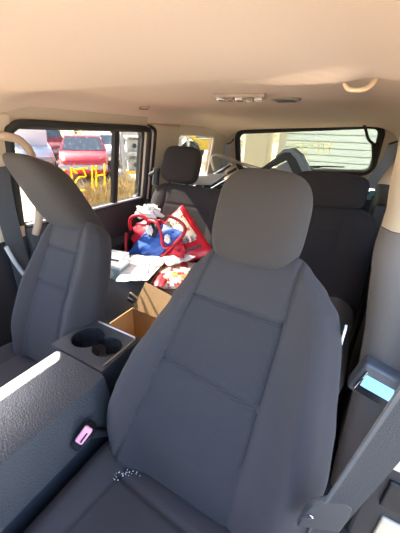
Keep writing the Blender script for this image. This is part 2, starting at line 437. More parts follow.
c.tube(spline([Vector(rear(0.53, 1.075))+Vector((0, -0.05, 0)), Vector(rear(0.545, 1.02))+Vector((0, -0.05, 0)), Vector(rear(0.56, 0.95))+Vector((0, -0.045, 0))], 6), 0.014, 8)
props(c.build('defroster_cable', M_RUBBER), 'black cable looping down the upper right corner of the rear window', 'cable')

# driver side
struct(holed_panel(right, (0.58, 1.19, 0.73, 1.20), rrect(0.62, 1.15, 0.742, 1.15, 0.035), TR), 'wall_right', M_BLACK)
solid(right, 0.58, 1.20, 0.0, 0.735, TR, 'wall_right', M_GREYTR, 0.04, 0.02)
solid(right, 1.15, 1.50, 0.66, 1.19, TR, 'wall_right', M_BEIGE, 0.03, 0.02)
struct(holed_panel(right, (1.46, 2.38, 0.72, 1.20), WIN2, TR), 'wall_right', M_BEIGE)
solid(right, 1.16, 2.38, 0.0, 0.73, TR, 'wall_right', M_BLACK, 0.06, 0.02)
pn = window('window_4', right, WIN2, M_GL_Q, (0.004, 0, 0), (0.03, 0, 0), 0.010, M_BEIGE)
pn = window('window_5', right, rrect(0.62, 1.15, 0.742, 1.15, 0.035), M_GL_L, (0.004, 0, 0), (0.03, 0, 0), 0.011)
# thick centre pillar beside the driver's seat: beige above, grey below
def pillar(z0, z1, name, mat, n=14):
    tab = [(0.0, 0.70), (0.3, 0.685), (0.5, 0.672), (0.66, 0.655), (0.80, 0.632), (0.90, 0.618), (0.98, 0.622), (1.06, 0.612), (1.24, 0.60)]
    rings = []
    for k in range(n+1):
        z = z0+(z1-z0)*k/n; xi = lerp(tab, z)
        pts = [(0.80, 0.40), (xi+0.06, 0.40), (xi+0.02, 0.415), (xi, 0.45), (xi+0.004, 0.55), (xi+0.03, 0.60), (0.80, 0.60)]
        rings.append([Vector((x, y, z)) for x, y in pts])
    return struct(MB().loft(rings), name, mat, auto=math.radians(70))
pillar(0.0, 0.955, 'trim_4', M_GREYTR); pillar(0.957, 1.24, 'trim_5', M_BEIGE)

# ================================================================== SEATS
R22 = math.atan(0.40)
def seat_frame(cx, y0, z0, rec):
    U = Vector((0, math.sin(rec), math.cos(rec))); Fw = Vector((0, -math.cos(rec), math.sin(rec))); B = Vector((cx, y0, z0))
    return lambda x, s, d: B+Vector((x, 0, 0))+U*s+Fw*d
def backrest(fr, wl, wr, dep, thick, bol, panel, cross, ns, nu, top, name, parent, mats, groove=0.007, p=3.2, bp=0.78):
    """closed cushion lofted up the recline; grooves follow the sewn seams, the inner panel takes the second material"""
    mb = MB(); N = 2*nu; V = []; ss = [top*(k/ns) for k in range(ns+1)]
    # finer rings near the top and bottom
    ss = [top*(0.5-0.5*math.cos(PI*k/ns))*0.35+top*(k/ns)*0.65 for k in range(ns+1)]
    for s in ss:
        l, r = lerp(wl, s), lerp(wr, s); q = (top-s)/0.055; endf = 1.0
        if q < 1: endf = math.sqrt(max(0.0, 1-(1-q)**2))
        q2 = s/0.03
        if q2 < 1: endf = min(endf, 0.55+0.45*math.sqrt(max(0, 1-(1-q2)**2)))
        c = (l+r)/2; h = (r-l)/2; h *= (0.72+0.28*endf) if s > top*0.7 else (0.93+0.07*endf)
        for k in range(N):
            th = PI*(k+0.5)/nu if k < nu else PI*(k-nu+0.5)/nu
            u = math.cos(th) if k < nu else -math.cos(th)
            u = math.copysign(abs(u)**0.9, u)
            e = (max(0.0, 1-abs(u)**p))**(1/2.2)
            x = c+h*u
            if k < nu:
                d = lerp(dep, s)*e
                d += lerp(bol, s)*math.exp(-((abs(u)-bp)/0.17)**2)*min(1, e*1.6)
                if panel:
                    pc, ph = panel(s); 
                    for sx in (pc-ph, pc+ph): d -= groove*math.exp(-((x-sx)/0.0045)**2)
                    if abs(x-pc) < ph:
                        for f_ in cross:
                            d -= groove*math.exp(-((s-f_(x))/0.0045)**2)
                d *= endf
            else: d = -thick*e*endf
            V.append(fr(x, s, d))
    F = []; fm = []
    for i in range(ns):
        for k in range(N):
            F.append((i*N+k, i*N+(k+1) % N, (i+1)*N+(k+1) % N, (i+1)*N+k))
            s = ss[i]; m = 0
            if panel and k < nu-1:
                th = PI*(k+1)/nu; u = math.cos(th); l, r = lerp(wl, s), lerp(wr, s); x = (l+r)/2+(r-l)/2*math.copysign(abs(u)**0.9, u)
                pc, ph = panel(s); m = 1 if abs(x-pc) < ph and s < cross[0](x) else 0
            fm.append(m)
    mb.add(V, F); mb.m = fm
    mb.add([V[k] for k in range(N)], [tuple(range(N))]); mb.add([V[ns*N+k] for k in range(N)], [tuple(range(N))])
    return mb.build(name, mats, parent, auto=math.radians(75))
def headrest(fr, cx, hw, s0, s1, d0, d1, name, parent, mat, tilt=0.0, p=3.4, lean=0.0, ns=26, nu=22, top_in=0.0):
    mb = MB(); rings = []
    for i in range(ns+1):
        v = -math.cos(PI*i/ns); v = math.copysign(abs(v)**0.85, v)
        s = (s0+s1)/2+(s1-s0)/2*v; e = max(0.0, 1-abs(v)**p)**(1/2.4); e = max(e, 0.02)
        ring = []
        for k in range(2*nu):
            th = PI*k/nu; cu, su = math.cos(th), math.sin(th)
            u = math.copysign(abs(cu)**0.62, cu); w = math.copysign(abs(su)**0.72, su)
            dd = (d0+d1)/2+(d1-d0)/2*w*(0.45+0.55*e)
            x = cx+hw*u*(0.62+0.38*e)*(1-top_in*(v+1)/2)*e**0.25
            ring.append(fr(x+lean*(s-s0), s, dd*1.0+tilt*(s-(s0+s1)/2)))
        rings.append(ring)
    mb.loft(rings)
    return mb.build(name, mat, parent, auto=math.radians(80))
def posts(fr, xs, s0, s1, d, parent, mat, r=0.006):
    for x in xs: MB().tube([fr(x, s0, d), fr(x, s1, d)], r, 10).build('headrest_post', mat, parent)
def cushion(cx, hw, y0, y1, ztop, zbot, bol, seams, name, parent, mats, nx=70, ny=70, edge=0.06, panel=None, rise=0.0, p=4.0):
    """seat cushion: top height field with bolsters, rounded rim and sewn grooves"""
    V = []; F = []; fm = []
    def uu(i, n): 
        t = i/n*2-1; return math.copysign(abs(t)**0.85, t)
    for j in range(ny+1):
        for i in range(nx+1):
            u, v = uu(i, nx), uu(j, ny)
            x = cx+hw*u; y = (y0+y1)/2+(y1-y0)/2*v
            e = (max(0, 1-abs(u)**6)**0.5)*(max(0, 1-abs(v)**8)**0.5)
            z = ztop-edge*(1-e)+bol*math.exp(-((abs(u)-0.8)/0.16)**2)*min(1, e*1.5)+rise*(1-v)/2
            for sm in seams: z -= 0.008*math.exp(-(sm(x, y)/0.007)**2)
            V.append((x, y, z))
    for j in range(ny):
        for i in range(nx):
            a = j*(nx+1)+i; F.append((a, a+1, a+nx+2, a+nx+1))
            c_ = V[a]; fm.append(1 if panel and panel(c_[0], c_[1]) else 0)
    rim = [i for i in range(nx+1)]+[(j+1)*(nx+1)-1 for j in range(1, ny+1)]+[ny*(nx+1)+i for i in range(nx-1, -1, -1)]+[j*(nx+1) for j in range(ny-1, 0, -1)]
    b0 = len(V)
    for q in rim: V.append(((V[q][0]-cx)*0.94+cx, V[q][1], zbot))
    m = len(rim)
    for k in range(m): F.append((rim[k], b0+k, b0+(k+1) % m, rim[(k+1) % m])); fm.append(0)
    F.append(tuple(b0+k for k in range(m))); fm.append(0)
    mb = MB(); mb.add(V, F); mb.m = fm
    return mb.build(name, mats, parent, auto=math.radians(70))

# ---- driver seat (the near one)
ds = thing('car_seat', 'charcoal cloth front seat nearest the viewer with a ribbed centre panel', 'car seat', (0.37, -0.2, 0.0), 'front seats')
fr = seat_frame(0.0, 0.0, 0.36, R22)
WLd = [(-0.04, 0.155), (0.0, 0.145), (0.05, 0.115), (0.10, 0.101), (0.15, 0.098), (0.20, 0.105), (0.27, 0.126), (0.36, 0.168), (0.44, 0.206), (0.52, 0.240), (0.57, 0.275), (0.62, 0.30)]
WRd = [(-0.04, 0.60), (0.05, 0.622), (0.10, 0.630), (0.19, 0.636), (0.28, 0.628), (0.35, 0.616), (0.41, 0.607), (0.47, 0.596), (0.51, 0.580), (0.545, 0.552), (0.58, 0.52), (0.62, 0.50)]
dpan = lambda s: (0.325+0.12*s, 0.150-0.095*s)
cr1 = lambda x: 0.470-0.04*(x-0.37)
cr2 = lambda x: 0.300-0.10*(x-0.36)
DEP = [(0, 0.045), (0.12, 0.06), (0.25, 0.055), (0.4, 0.035), (0.55, 0.025), (0.62, 0.02)]
BOL = [(0, 0.035), (0.15, 0.05), (0.3, 0.045), (0.45, 0.022), (0.55, 0.006), (0.62, 0.0)]
backrest(fr, WLd, WRd, DEP, 0.10, BOL, dpan, [cr1, cr2], 150, 110, 0.605, 'backrest', ds, [M_SEAT, M_KNIT])
headrest(fr, 0.380, 0.103, 0.562, 0.772, -0.06, 0.045, 'headrest', ds, M_HEAD)
posts(fr, (0.34, 0.44), 0.52, 0.62, -0.01, ds, M_SATIN)
sx1 = lambda x, y: x-(0.195+0.10*(y+0.05)); sx2 = lambda x, y: x-(0.545-0.10*(y+0.05))
def sy1(x, y): return (y+0.062+0.05*(x-0.2)) if 0.19 < x < 0.55 else 1
cushion(0.365, 0.285, -0.56, 0.06, 0.362, 0.17, 0.045, [sx1, sx2, sy1], 'seat_cushion', ds, [M_SEAT, M_SEAT], 90, 90)
mb = MB().box((0.365, -0.22, 0.10), (0.44, 0.5, 0.14)); mb.build('seat_base', M_BLACK, ds, bevel=0.02)
tg = MB().box(fr(0.596, 0.476, 0.0), (0.004, 0.016, 0.042)).build('tag', plain('tag_white', (0.75, 0.75, 0.78), 0.6), ds, smooth=False); tg['label'] = 'white sewn airbag tag'
fc = bpy.data.curves.new('lettering', 'FONT'); fc.body = 'AIRBAG'; fc.size = 0.011; fc.extrude = 0.0002; fc.align_x = 'CENTER'; fc.align_y = 'CENTER'
ft = bpy.data.objects.new('lettering', fc); COL.objects.link(ft); bpy.context.view_layer.update()
me = bpy.data.meshes.new_from_object(ft); bpy.data.objects.remove(ft); me.materials.clear(); me.materials.append(M_BLACK)
fo = bpy.data.objects.new('lettering', me); COL.objects.link(fo); fo.parent = tg
fo.matrix_world = Matrix.Translation(fr(0.596, 0.476, 0.0)-ORG[ds]+Vector((0, -0.0085, 0))) @ Matrix.Rotation(PI/2, 4, 'Y') @ Matrix.Rotation(PI/2, 4, 'X')
# crumbs caught along the seam
mb = MB()
for k in range(34):
    t = random.random(); x = 0.185+0.06*t+random.gauss(0, 0.006); y = -0.075+0.055*t+random.gauss(0, 0.007)
    mb.box((x, y, 0.3655+random.random()*0.001), (0.0012+random.random()*0.002, 0.001+random.random()*0.0015, 0.0008), Matrix.Rotation(random.random()*3, 3, 'Z'))
props(mb.build('crumbs', M_WHITE, smooth=False), 'white crumbs scattered along the near seat cushion seam', 'crumbs', kind='stuff')

# ---- passenger seat
ps = thing('car_seat', 'charcoal cloth front seat beside the door window beyond the console', 'car seat', (-0.34, -0.1, 0.0), 'front seats')
fr2 = seat_frame(-0.290, 0.095, 0.36, R22)
WLp = [(-0.04, -0.15), (0.05, -0.165), (0.14, -0.172), (0.27, -0.168), (0.36, -0.158), (0.44, -0.145), (0.50, -0.125), (0.54, -0.10), (0.60, -0.07)]
WRp = [(a, -b*1.02) for a, b in WLp]
backrest(fr2, WLp, WRp, DEP, 0.10, [(a, b*0.9) for a, b in BOL], lambda s: (-0.01, 0.092-0.04*s), [lambda x: 0.43, lambda x: 0.30], 110, 80, 0.540, 'backrest', ps, [M_SEAT, M_KNIT])
headrest(fr2, -0.022, 0.120, 0.486, 0.712, -0.070, 0.100, 'headrest', ps, M_HEAD, tilt=0.6, lean=-0.72, p=5.0)
posts(fr2, (-0.08, -0.02), 0.46, 0.53, -0.02, ps, M_BLACK)
cushion(-0.33, 0.205, -0.56, 0.14, 0.365, 0.17, 0.035, [lambda x, y: x+0.44, lambda x, y: x+0.22], 'seat_cushion', ps, [M_SEAT, M_SEAT], 60, 60)
mb = MB().box((-0.34, -0.2, 0.10), (0.36, 0.5, 0.14)); mb.build('seat_base', M_BLACK, ps, bevel=0.02)

# ---- second row: a narrow section on the far side and a wide one behind the near seat
REC2 = math.atan(0.35)
def rear_seat(label, cx, hwid, hrx, hrw, s0, s1, post):
    t = thing('bench_seat', label, 'car seat', (cx, 0.85, 0.0), 'second row seats')
    fb = seat_frame(cx, 0.99, 0.36, REC2)
    wl = [(-0.02, -hwid), (0.3, -hwid), (0.42, -hwid*0.97), (0.48, -hwid*0.92), (0.55, -hwid*0.8)]
    wr = [(a, -b) for a, b in wl]
    backrest(fb, wl, wr, [(0, 0.05), (0.3, 0.05), (0.55, 0.035)], 0.09, [(0, 0.02), (0.3, 0.02), (0.5, 0.005)], lambda s: (0.0, hwid*0.55), [lambda x: 0.40], 70, 70, 0.528, 'backrest', t, [M_REAR, M_REAR], p=6.0)
    headrest(fb, hrx-cx, hrw, s0, s1, -0.05, 0.055, 'headrest', t, M_REAR, p=4.5)
    posts(fb, (hrx-cx-hrw*0.5, hrx-cx+hrw*0.5), 0.46, s0+0.05, 0.0, t, M_BLACK, 0.008)
    cushion(cx, hwid*0.98, 0.522, 1.04, 0.47, 0.20, 0.02, [lambda x, y: x-cx-hwid*0.55, lambda x, y: x-cx+hwid*0.55], 'seat_cushion', t, [M_REARLIT, M_REARLIT], 50, 50, 0.08)
    MB().box((cx, 0.78, 0.11), (hwid*1.6, 0.45, 0.18)).build('seat_base', M_BLACK, t, bevel=0.02)
    return t, fb
rs1, fb1 = rear_seat('dark second row seat with raised square headrest, loaded with red bags', -0.335, 0.29, -0.445, 0.128, 0.535, 0.745, True)
rs2, fb2 = rear_seat('dark second row seat with wide low headrest behind the near front seat', 0.315, 0.345, 0.405, 0.172, 0.505, 0.668, True)
MB().tube([fb1(-0.255, 0.50, 0.03), fb1(-0.255, 0.60, 0.045)], 0.022, 12).build('release_knob', M_BLACK, rs1)
MB().tube([fb1(-0.30, 0.555, 0.04), fb1(-0.25, 0.575, 0.055)], 0.014, 10).build('release_lever', M_BLACK, rs1)

# ================================================================== CENTRE CONSOLE
cn = thing('center_console', 'long dark grained console between the front seats with cup holders', 'console', (0, -0.2, 0.0))
def sect(y, x0, x1, z0, z1, r=0.03):
    return [Vector((x0-0.0, y, z0)), Vector((x0, y, z1-r)), Vector((x0+r*0.3, y, z1-r*0.3)), Vector((x0+r, y, z1)), Vector(((x0+x1)/2, y, z1+0.003)), Vector((x1-r*0.6, y, z1)), Vector((x1-r*0.15, y, z1-r*0.2)), Vector((x1, y, z1-r*0.8)), Vector((x1+0.02, y, z0))]
mb = MB(); mb.loft([sect(y, -0.115, 0.092, 0.44, 0.568) for y in (-0.62, -0.3, 0.0, 0.020)])
mb.build('armrest_lid', M_CONS, cn, auto=math.radians(40))
mb = MB(); mb.loft([sect(y, -0.118, 0.078, 0.02, 0.50) for y in (-0.60, 0.0, 0.17)])
mb.build('body', M_CONSS, cn)
# cup holder block with two overlapping wells
CW = [(-0.070, 0.106, 0.050), (0.012, 0.104, 0.044)]
def cup_block():
    bm = bmesh.new(); 
    x0, x1, y0, y1, zt, zb = -0.135, 0.072, 0.026, 0.182, 0.568, 0.43
    # well outline: union of the two circles
    pts = []
    (ax, ay, ar), (bx, by, br) = CW
    d = math.hypot(bx-ax, by-ay); a = (ar*ar-br*br+d*d)/(2*d); h = math.sqrt(max(0, ar*ar-a*a)); 
    ta = math.atan2(h, a); tb = math.atan2(h, a-d); base = math.atan2(by-ay, bx-ax)
    n = 28
    for k in range(n+1):
        t = base+ta+(2*PI-2*ta)*k/n; pts.append((ax+ar*math.cos(t), ay+ar*math.sin(t)))
    for k in range(1, n):
        t = base-tb+(2*tb)*k/n; pts.append((bx+br*math.cos(t), by+br*math.sin(t)))
    return holed_panel(lambda p, q: (p, q, zt), (x0, x1, y0, y1), pts, (0, 0, -0.012)), pts
mb, wellpts = cup_block()
mb.build('cup_holder_rim', plain('cup_trim', (0.045, 0.045, 0.048), 0.3), cn, smooth=False, bevel=0.002)
mb = MB(); L = len(wellpts)
rings = [[Vector((p[0], p[1], z)) for p in wellpts] for z in (0.564, 0.50)]
V = rings[0]+rings[1]; F = [(i, (i+1) % L, L+(i+1) % L, L+i) for i in range(L)]+[tuple(L+i for i in range(L))]
mb.add(V, F); mb.build('cup_holder_well', M_GLOSSB, cn)
for c_ in CW: MB().lathe([(c_[2]*0.55, 0.501), (c_[2]*0.5, 0.503), (0.001, 0.503)], (c_[0], c_[1], 0), n=24).build('cup_mat', M_RUBBER, cn)
mb = MB()
for (xa, xb, ya, yb) in ((-0.135, -0.128, 0.026, 0.182), (0.065, 0.072, 0.026, 0.182), (-0.128, 0.065, 0.026, 0.032), (-0.128, 0.065, 0.176, 0.182)):
    mb.box(((xa+xb)/2, (ya+yb)/2, 0.49), (xb-xa, yb-ya, 0.132))
mb.build('cup_holder_block', M_CONSS, cn, smooth=False)
mb = MB().tube([(-0.10, 0.176, 0.571), (0.055, 0.176, 0.571), (0.064, 0.165, 0.571), (0.064, 0.04, 0.571)], 0.003, 8); mb.build('rim_edge', M_SATIN, cn)

# belt buckle beside the console
bk = thing('belt_buckle', 'black belt buckle with red release button painted lit pink beside the console', 'belt buckle', (0.12, -0.09, 0.40))
Rb = Matrix.Rotation(math.radians(24), 3, 'Y') @ Matrix.Rotation(math.radians(-35), 3, 'X') @ Matrix.Rotation(math.radians(18), 3, 'Z')
c0 = Vector((0.118, -0.085, 0.485))
MB().box(c0, (0.026, 0.040, 0.062), Rb).build('casing', M_GLOSSB, bk, bevel=0.007)
ob = MB().box(c0+Rb @ Vector((-0.001, -0.0185, 0.013)), (0.021, 0.012, 0.044), Rb).build('release_button', plain('lit_red_button', (0.85, 0.36, 0.48), 0.25), bk, bevel=0.005); ob['label'] = 'red press button painted pale pink as if lit'  # reflected light on the red button is painted in as pale pink
MB().box(c0+Rb @ Vector((0.002, -0.0252, 0.012)), (0.004, 0.002, 0.026), Rb).build('slot', M_BLACK, bk, bevel=0.0008)
MB().tube([c0+Vector((0.0, 0.02, -0.02)), (0.125, 0.02, 0.38)], 0.011, 10).build('stalk', M_BLACK, bk)

# ================================================================== BELTS
db = thing('seat_belt', 'dark grey seat belt crossing the lower right beside the near seat', 'seat belt', (0.66, 0.1, 0.1))
P = spline([(0.64, 0.425, 1.14), (0.70, 0.20, 1.16), (0.695, -0.05, 1.12), (0.672, -0.095, 1.06)], 6) + [Vector((0.6445, -0.0205, 0.597)).lerp(Vector((0.668, -0.085, 1.0)), 1-k/12) for k in range(13)] + spline([(0.643, -0.016, 0.57), (0.65, 0.03, 0.40), (0.675, 0.10, 0.06)], 5)
HW = Vector((0.0225, 0.006, 0.008))
MB().ribbon(P, HW, None, 0.0012).build('webbing', M_BELT, db)
MB().ribbon([p-HW*0.92 for p in P], HW*0.1, None, 0.0018).build('webbing_edge', plain('webbing_edge', (0.07, 0.07, 0.075), 0.8), db)
off = Vector((-0.012, -0.006, 0.0))
MB().ribbon([Vector(q)+off for q in ((0.650, -0.022, 0.650), (0.6475, -0.022, 0.635), (0.6445, -0.0205, 0.597), (0.641, -0.018, 0.555))], [HW*0.5, HW*1.15, HW*1.35, HW*1.35], None, 0.005).build('tongue_cover', plain('tongue_grey', (0.036, 0.036, 0.041), 0.5), db, bevel=0.002)
MB().box((0.6095, -0.040, 0.590), (0.006, 0.003, 0.022), Matrix.Rotation(0.6, 3, 'Y')).build('tongue', M_CHROME, db, bevel=0.001)
MB().box((0.66, 0.43, 1.13), (0.03, 0.03, 0.07)).build('belt_guide', M_BEIGE, db, bevel=0.01)

pb = thing('seat_belt', 'dark seat belt strap hanging at far left beside the beige handle', 'seat belt', (-0.65, 0.25, 0.6))
MB().ribbon(spline([(-0.640, 0.262, 1.02), (-0.655, 0.258, 0.93), (-0.672, 0.262, 0.78), (-0.690, 0.275, 0.60), (-0.69, 0.28, 0.2)], 6), (0.006, 0.034, 0.0), None, 0.002).build('webbing', M_BELTD, pb)
MB().box((-0.645, 0.262, 1.03), (0.025, 0.07, 0.04)).build('belt_guide', M_BEIGE, pb, bevel=0.01)
for (lab, pts, w) in (('grey belt strap at the far left rear pillar with black loop', [(-0.595, 2.20, 1.060), (-0.61, 2.20, 0.98), (-0.645, 2.19, 0.80), (-0.645, 2.17, 0.70)], (0.028, 0.010, 0)),
                      ('grey belt strap slanting down the pillar right of rear window', [(0.655, 2.12, 1.12), (0.645, 2.12, 1.02), (0.60, 2.12, 0.90), (0.575, 2.10, 0.82)], (0.036, -0.012, 0.0))):
    t = thing('seat_belt', lab, 'seat belt', pts[-1], 'rear pillar belts')
    MB().ribbon(spline(pts, 5), w, None, 0.003).build('webbing', M_PALEB, t)
    MB().tube([Vector(pts[0])+Vector((-0.03, 0, -0.005)), Vector(pts[0])+Vector((0.02, 0, 0.015)), Vector(pts[0])+Vector((0.045, 0, 0.045))], 0.007, 8).build('belt_guide', M_BLACK, t)

# curved assist handle on the left pillar
h = thing('grab_handle', 'beige curved grab handle in front of the left door window', 'handle', (-0.66, 0.34, 0.75))
mb = MB(); P = spline([(-0.66, 0.27, 1.115), (-0.625, 0.30, 1.115), (-0.615, 0.345, 1.10), (-0.615, 0.378, 1.05), (-0.62, 0.385, 0.95), (-0.635, 0.37, 0.80), (-0.66, 0.352, 0.72)], 8)
mb.tube(P, 0.0155, 12); mb.build('grip', plain('beige_handle', (0.44, 0.32, 0.23), 0.55), h)
MB().box((-0.672, 0.275, 1.115), (0.03, 0.05, 0.05)).build('mount', M_BEIGE, h, bevel=0.01)

# pale weather strip at the far-left sill
struct(MB().tube(spline([(-0.66, 0.22, 0.70), (-0.655, 0.245, 0.60), (-0.645, 0.30, 0.45), (-0.635, 0.33, 0.33)], 6), 0.009, 8), 'trim_6', plain('pale_strip', (0.45, 0.45, 0.45), 0.5))

# glossy bezel on the lower grey pillar (strip mirrors the sky, with sky blue painted into its metal)
gb = thing('pillar_bezel', 'silver framed glossy pocket set low on the grey right pillar', 'trim bezel', (0.70, 0.40, 0.48))
bx = Vector((0.722, 0.385, 0.558)); Rg = Matrix.Rotation(math.radians(14), 3, 'Y')
MB().box(bx, (0.130, 0.05, 0.102), Rg).build('surround', plain('grey_bezel', (0.10, 0.10, 0.11), 0.35), gb, bevel=0.008)
MB().box(bx+Rg @ Vector((0.006, -0.027, 0.012)), (0.112, 0.004, 0.050), Rg @ Matrix.Rotation(math.radians(-28), 3, 'X')).build('mirror_strip', plain('sky_tinted_mirror', (0.13, 0.22, 0.36), 0.10, metal=1.0), gb, bevel=0.001)
MB().box(bx+Rg @ Vector((0.006, -0.027, -0.028)), (0.112, 0.004, 0.034), Rg @ Matrix.Rotation(math.radians(15), 3, 'X')).build('lower_lens', M_GLOSSB, gb, bevel=0.001)
MB().tube([bx+Rg @ Vector((-0.052, -0.028, z)) for z in (-0.034, 0.0, 0.034)], 0.003, 8).build('silver_edge', M_CHROME, gb)

# open door jamb at the lower right: cream body paint with black latch plate
jb = struct(MB().box((0.86, 0.345, 0.40), (0.20, 0.05, 1.0)), 'trim_7', M_DOOR, smooth=False, bevel=0.015)
MB().box((0.835, 0.318, 0.415), (0.155, 0.014, 0.11)).build('painted_patch', M_CREAMB, jb, smooth=False, bevel=0.006)
MB().box((0.895, 0.318, 0.06), (0.14, 0.014, 0.20)).build('painted_patch', M_CREAMB, jb, smooth=False, bevel=0.006)
MB().box((0.84, 0.316, 0.26), (0.07, 0.012, 0.11)).build('latch_plate', M_BLACK, jb, smooth=False, bevel=0.006)
# the open driver's door and a dashboard added to block light, both outside the view
dd = MB(); Rd = Matrix.Rotation(math.radians(62), 3, 'Z')
dd.box(Vector((0.78, -0.78, 0.30))+Rd @ Vector((0, -0.5, 0)), (0.09, 1.0, 0.9), Matrix.Rotation(math.radians(62+90+90), 3, 'Z'))
struct(dd, 'door_2', M_DOOR, smooth=False, bevel=0.03)
struct(MB().loft([[Vector((x, -1.45, 0.1)), Vector((x, -0.95, 0.1)), Vector((x, -0.78, 0.45)), Vector((x, -0.80, 0.72)), Vector((x, -0.95, 0.80)), Vector((x, -1.45, 0.82))] for x in (-0.74, 0.74)]), 'added_dashboard', M_DOOR, auto=0.5)

# ================================================================== CEILING FITTINGS
dl = thing('dome_light', 'rectangular silver louvred dome light on the headliner', 'ceiling light', (0.09, 0.77, roof_z(0.09, 0.77)))
zc = roof_z(0.09, 0.77); Rz = Matrix.Rotation(math.radians(14), 3, 'Z'); c0 = Vector((0.09, 0.77, zc))
MB().box(c0-Vector((0, 0, 0.006)), (0.185, 0.080, 0.014), Rz).build('bezel', plain('grey_beige_bezel', (0.34, 0.27, 0.22), 0.4), dl, bevel=0.005)
for k in range(5):
    MB().box(c0+Rz @ Vector((-0.068+0.034*k, 0, -0.016)), (0.027, 0.060, 0.010), Rz).build('lens', plain('clear_lens', (0.70, 0.66, 0.62), 0.15, metal=0.5) if k % 2 == 0 else plain('amber_lens', (0.25, 0.17, 0.15), 0.2), dl, bevel=0.003)
t = thing('roof_vent', 'small oval grey vent on the headliner right of the dome light', 'vent', (0.215, 0.93, roof_z(0.215, 0.93)))
zc = roof_z(0.215, 0.93)
MB().lathe([(0.058, zc+0.002), (0.056, zc-0.006), (0.048, zc-0.009), (0.001, zc-0.009)], (0.215, 0.93, 0), n=28).build('cover', plain('vent_grey', (0.30, 0.25, 0.19), 0.5), t)
mb = MB()
for k in range(4): mb.box((0.215, 0.905+0.016*k, zc-0.010), (0.07, 0.005, 0.003))
mb.build('slots', M_BLACK, t)
hk = thing('coat_hook', 'beige U shaped coat hook on the headliner at upper right', 'hook', (0.506, 0.413, roof_z(0.506, 0.413)))
zc = roof_z(0.5, 0.41)
MB().tube(spline([(0.478, 0.41, zc+0.002), (0.480, 0.405, zc-0.016), (0.490, 0.402, zc-0.026), (0.506, 0.400, zc-0.029), (0.522, 0.402, zc-0.026), (0.532, 0.405, zc-0.016), (0.534, 0.41, zc+0.002)], 6), 0.0048, 10).build('loop', plain('hook_beige', (0.72, 0.54, 0.36), 0.4), hk)
MB().box((0.545, 0.425, zc-0.002), (0.028, 0.018, 0.008)).build('mount', M_BEIGE, hk, bevel=0.003)
sp = thing('roof_speaker', 'round ribbed beige roof fitting above the rear edge of door window', 'roof fitting', (-0.575, 1.03, 1.2))
zc = roof_z(-0.575, 1.03)
MB().lathe([(0.030, zc+0.012), (0.030, zc-0.004), (0.024, zc-0.009), (0.001, zc-0.009)], (-0.575, 1.03, 0), n=24).build('ring', plain('fitting_beige', (0.42, 0.30, 0.22), 0.5), sp)
mb = MB()
for k in range(4): mb.box((-0.590+0.010*k, 1.03, zc-0.010), (0.003, 0.04, 0.004))
mb.build('ribs', plain('rib_brown', (0.25, 0.16, 0.12), 0.5), sp)

# ================================================================== LOAD ON THE SECOND ROW
M_RED  = plain('red_cloth', (0.60, 0.012, 0.035), 0.55, bump=0.2, scale=60)
M_BLUE = plain('blue_cloth', (0.035, 0.11, 0.42), 0.6, bump=0.2, scale=60)
M_DRED = plain('deep_red', (0.40, 0.008, 0.02), 0.5, bump=0.3, scale=50)
bg_ = thing('tote_bag', 'crumpled red and blue bag slumped on the far second row seat', 'bag', (-0.46, 0.93, 0.49))
def blob(c, r, seed, amp, n1=28, n2=20, p=2.4, flat=None):
    rings = []
    for i in range(n2+1):
        ph = PI*i/n2; ring = []
        for k in range(n1):
            th = 2*PI*k/n1
            d = Vector((math.copysign(abs(math.sin(ph)*math.cos(th))**(2/p), math.cos(th)), math.copysign(abs(math.sin(ph)*math.sin(th))**(2/p), math.sin(th)), math.copysign(abs(math.cos(ph))**(2/p), math.cos(ph))))
            q = 1+amp*noise.noise(d*2.2+Vector((seed, 0, 0)))+amp*0.5*noise.noise(d*5+Vector((0, seed, 0)))
            ring.append(Vector((c[0]+r[0]*d.x*q, c[1]+r[1]*d.y*q, c[2]+r[2]*d.z*q)))
        rings.append(ring)
    return rings
mb = MB().loft(blob((-0.44, 0.930, 0.572), (0.172, 0.080, 0.10), 2, 0.20)); mb.build('body', M_RED, bg_)
def quadpatch(c00, c10, c11, c01, bulge, nrm, amp, seed, n=18, th=0.004):
    V = []; F = []; N = Vector(nrm).normalized()
    for j in range(n+1):
        for i in range(n+1):
            u, v = i/n, j/n
            p = (1-u)*(1-v)*Vector(c00)+u*(1-v)*Vector(c10)+u*v*Vector(c11)+(1-u)*v*Vector(c01)
            e = (16*u*(1-u)*v*(1-v))**0.6
            p += N*(bulge*e+amp*noise.noise(Vector((u*4+seed, v*4, seed)))+amp*0.5*noise.noise(Vector((u*11, v*11+seed, 0))))
            V.append(p)
    m = len(V)
    V += [v-N*th for v in V]
    for j in range(n):
        for i in range(n):
            a = j*(n+1)+i; F.append((a, a+1, a+n+2, a+n+1)); F.append((m+a, m+a+n+1, m+a+n+2, m+a+1))
    for k in range(n):
        for (a, b) in ((k, k+1), (n*(n+1)+k, n*(n+1)+k+1), (k*(n+1), (k+1)*(n+1)), (k*(n+1)+n, (k+1)*(n+1)+n)):
            F.append((a, b, m+b, m+a))
    return MB().add(V, F)
bp_ = quadpatch((-0.585, 0.835, 0.485), (-0.365, 0.800, 0.495), (-0.185, 0.825, 0.690), (-0.420, 0.880, 0.700), 0.025, (0.15, -1, 0.35), 0.010, 3.1)
blue = bp_.build('blue_panel', M_BLUE, bg_); blue['label'] = 'blue front panel'
P = spline([(-0.600, 0.850, 0.600), (-0.590, 0.832, 0.483), (-0.480, 0.812, 0.478), (-0.365, 0.795, 0.490), (-0.260, 0.808, 0.590), (-0.175, 0.820, 0.695), (-0.240, 0.875, 0.725), (-0.33, 0.90, 0.735)], 8)
MB().tube(P, 0.009, 8).build('piping', M_DRED, bg_)
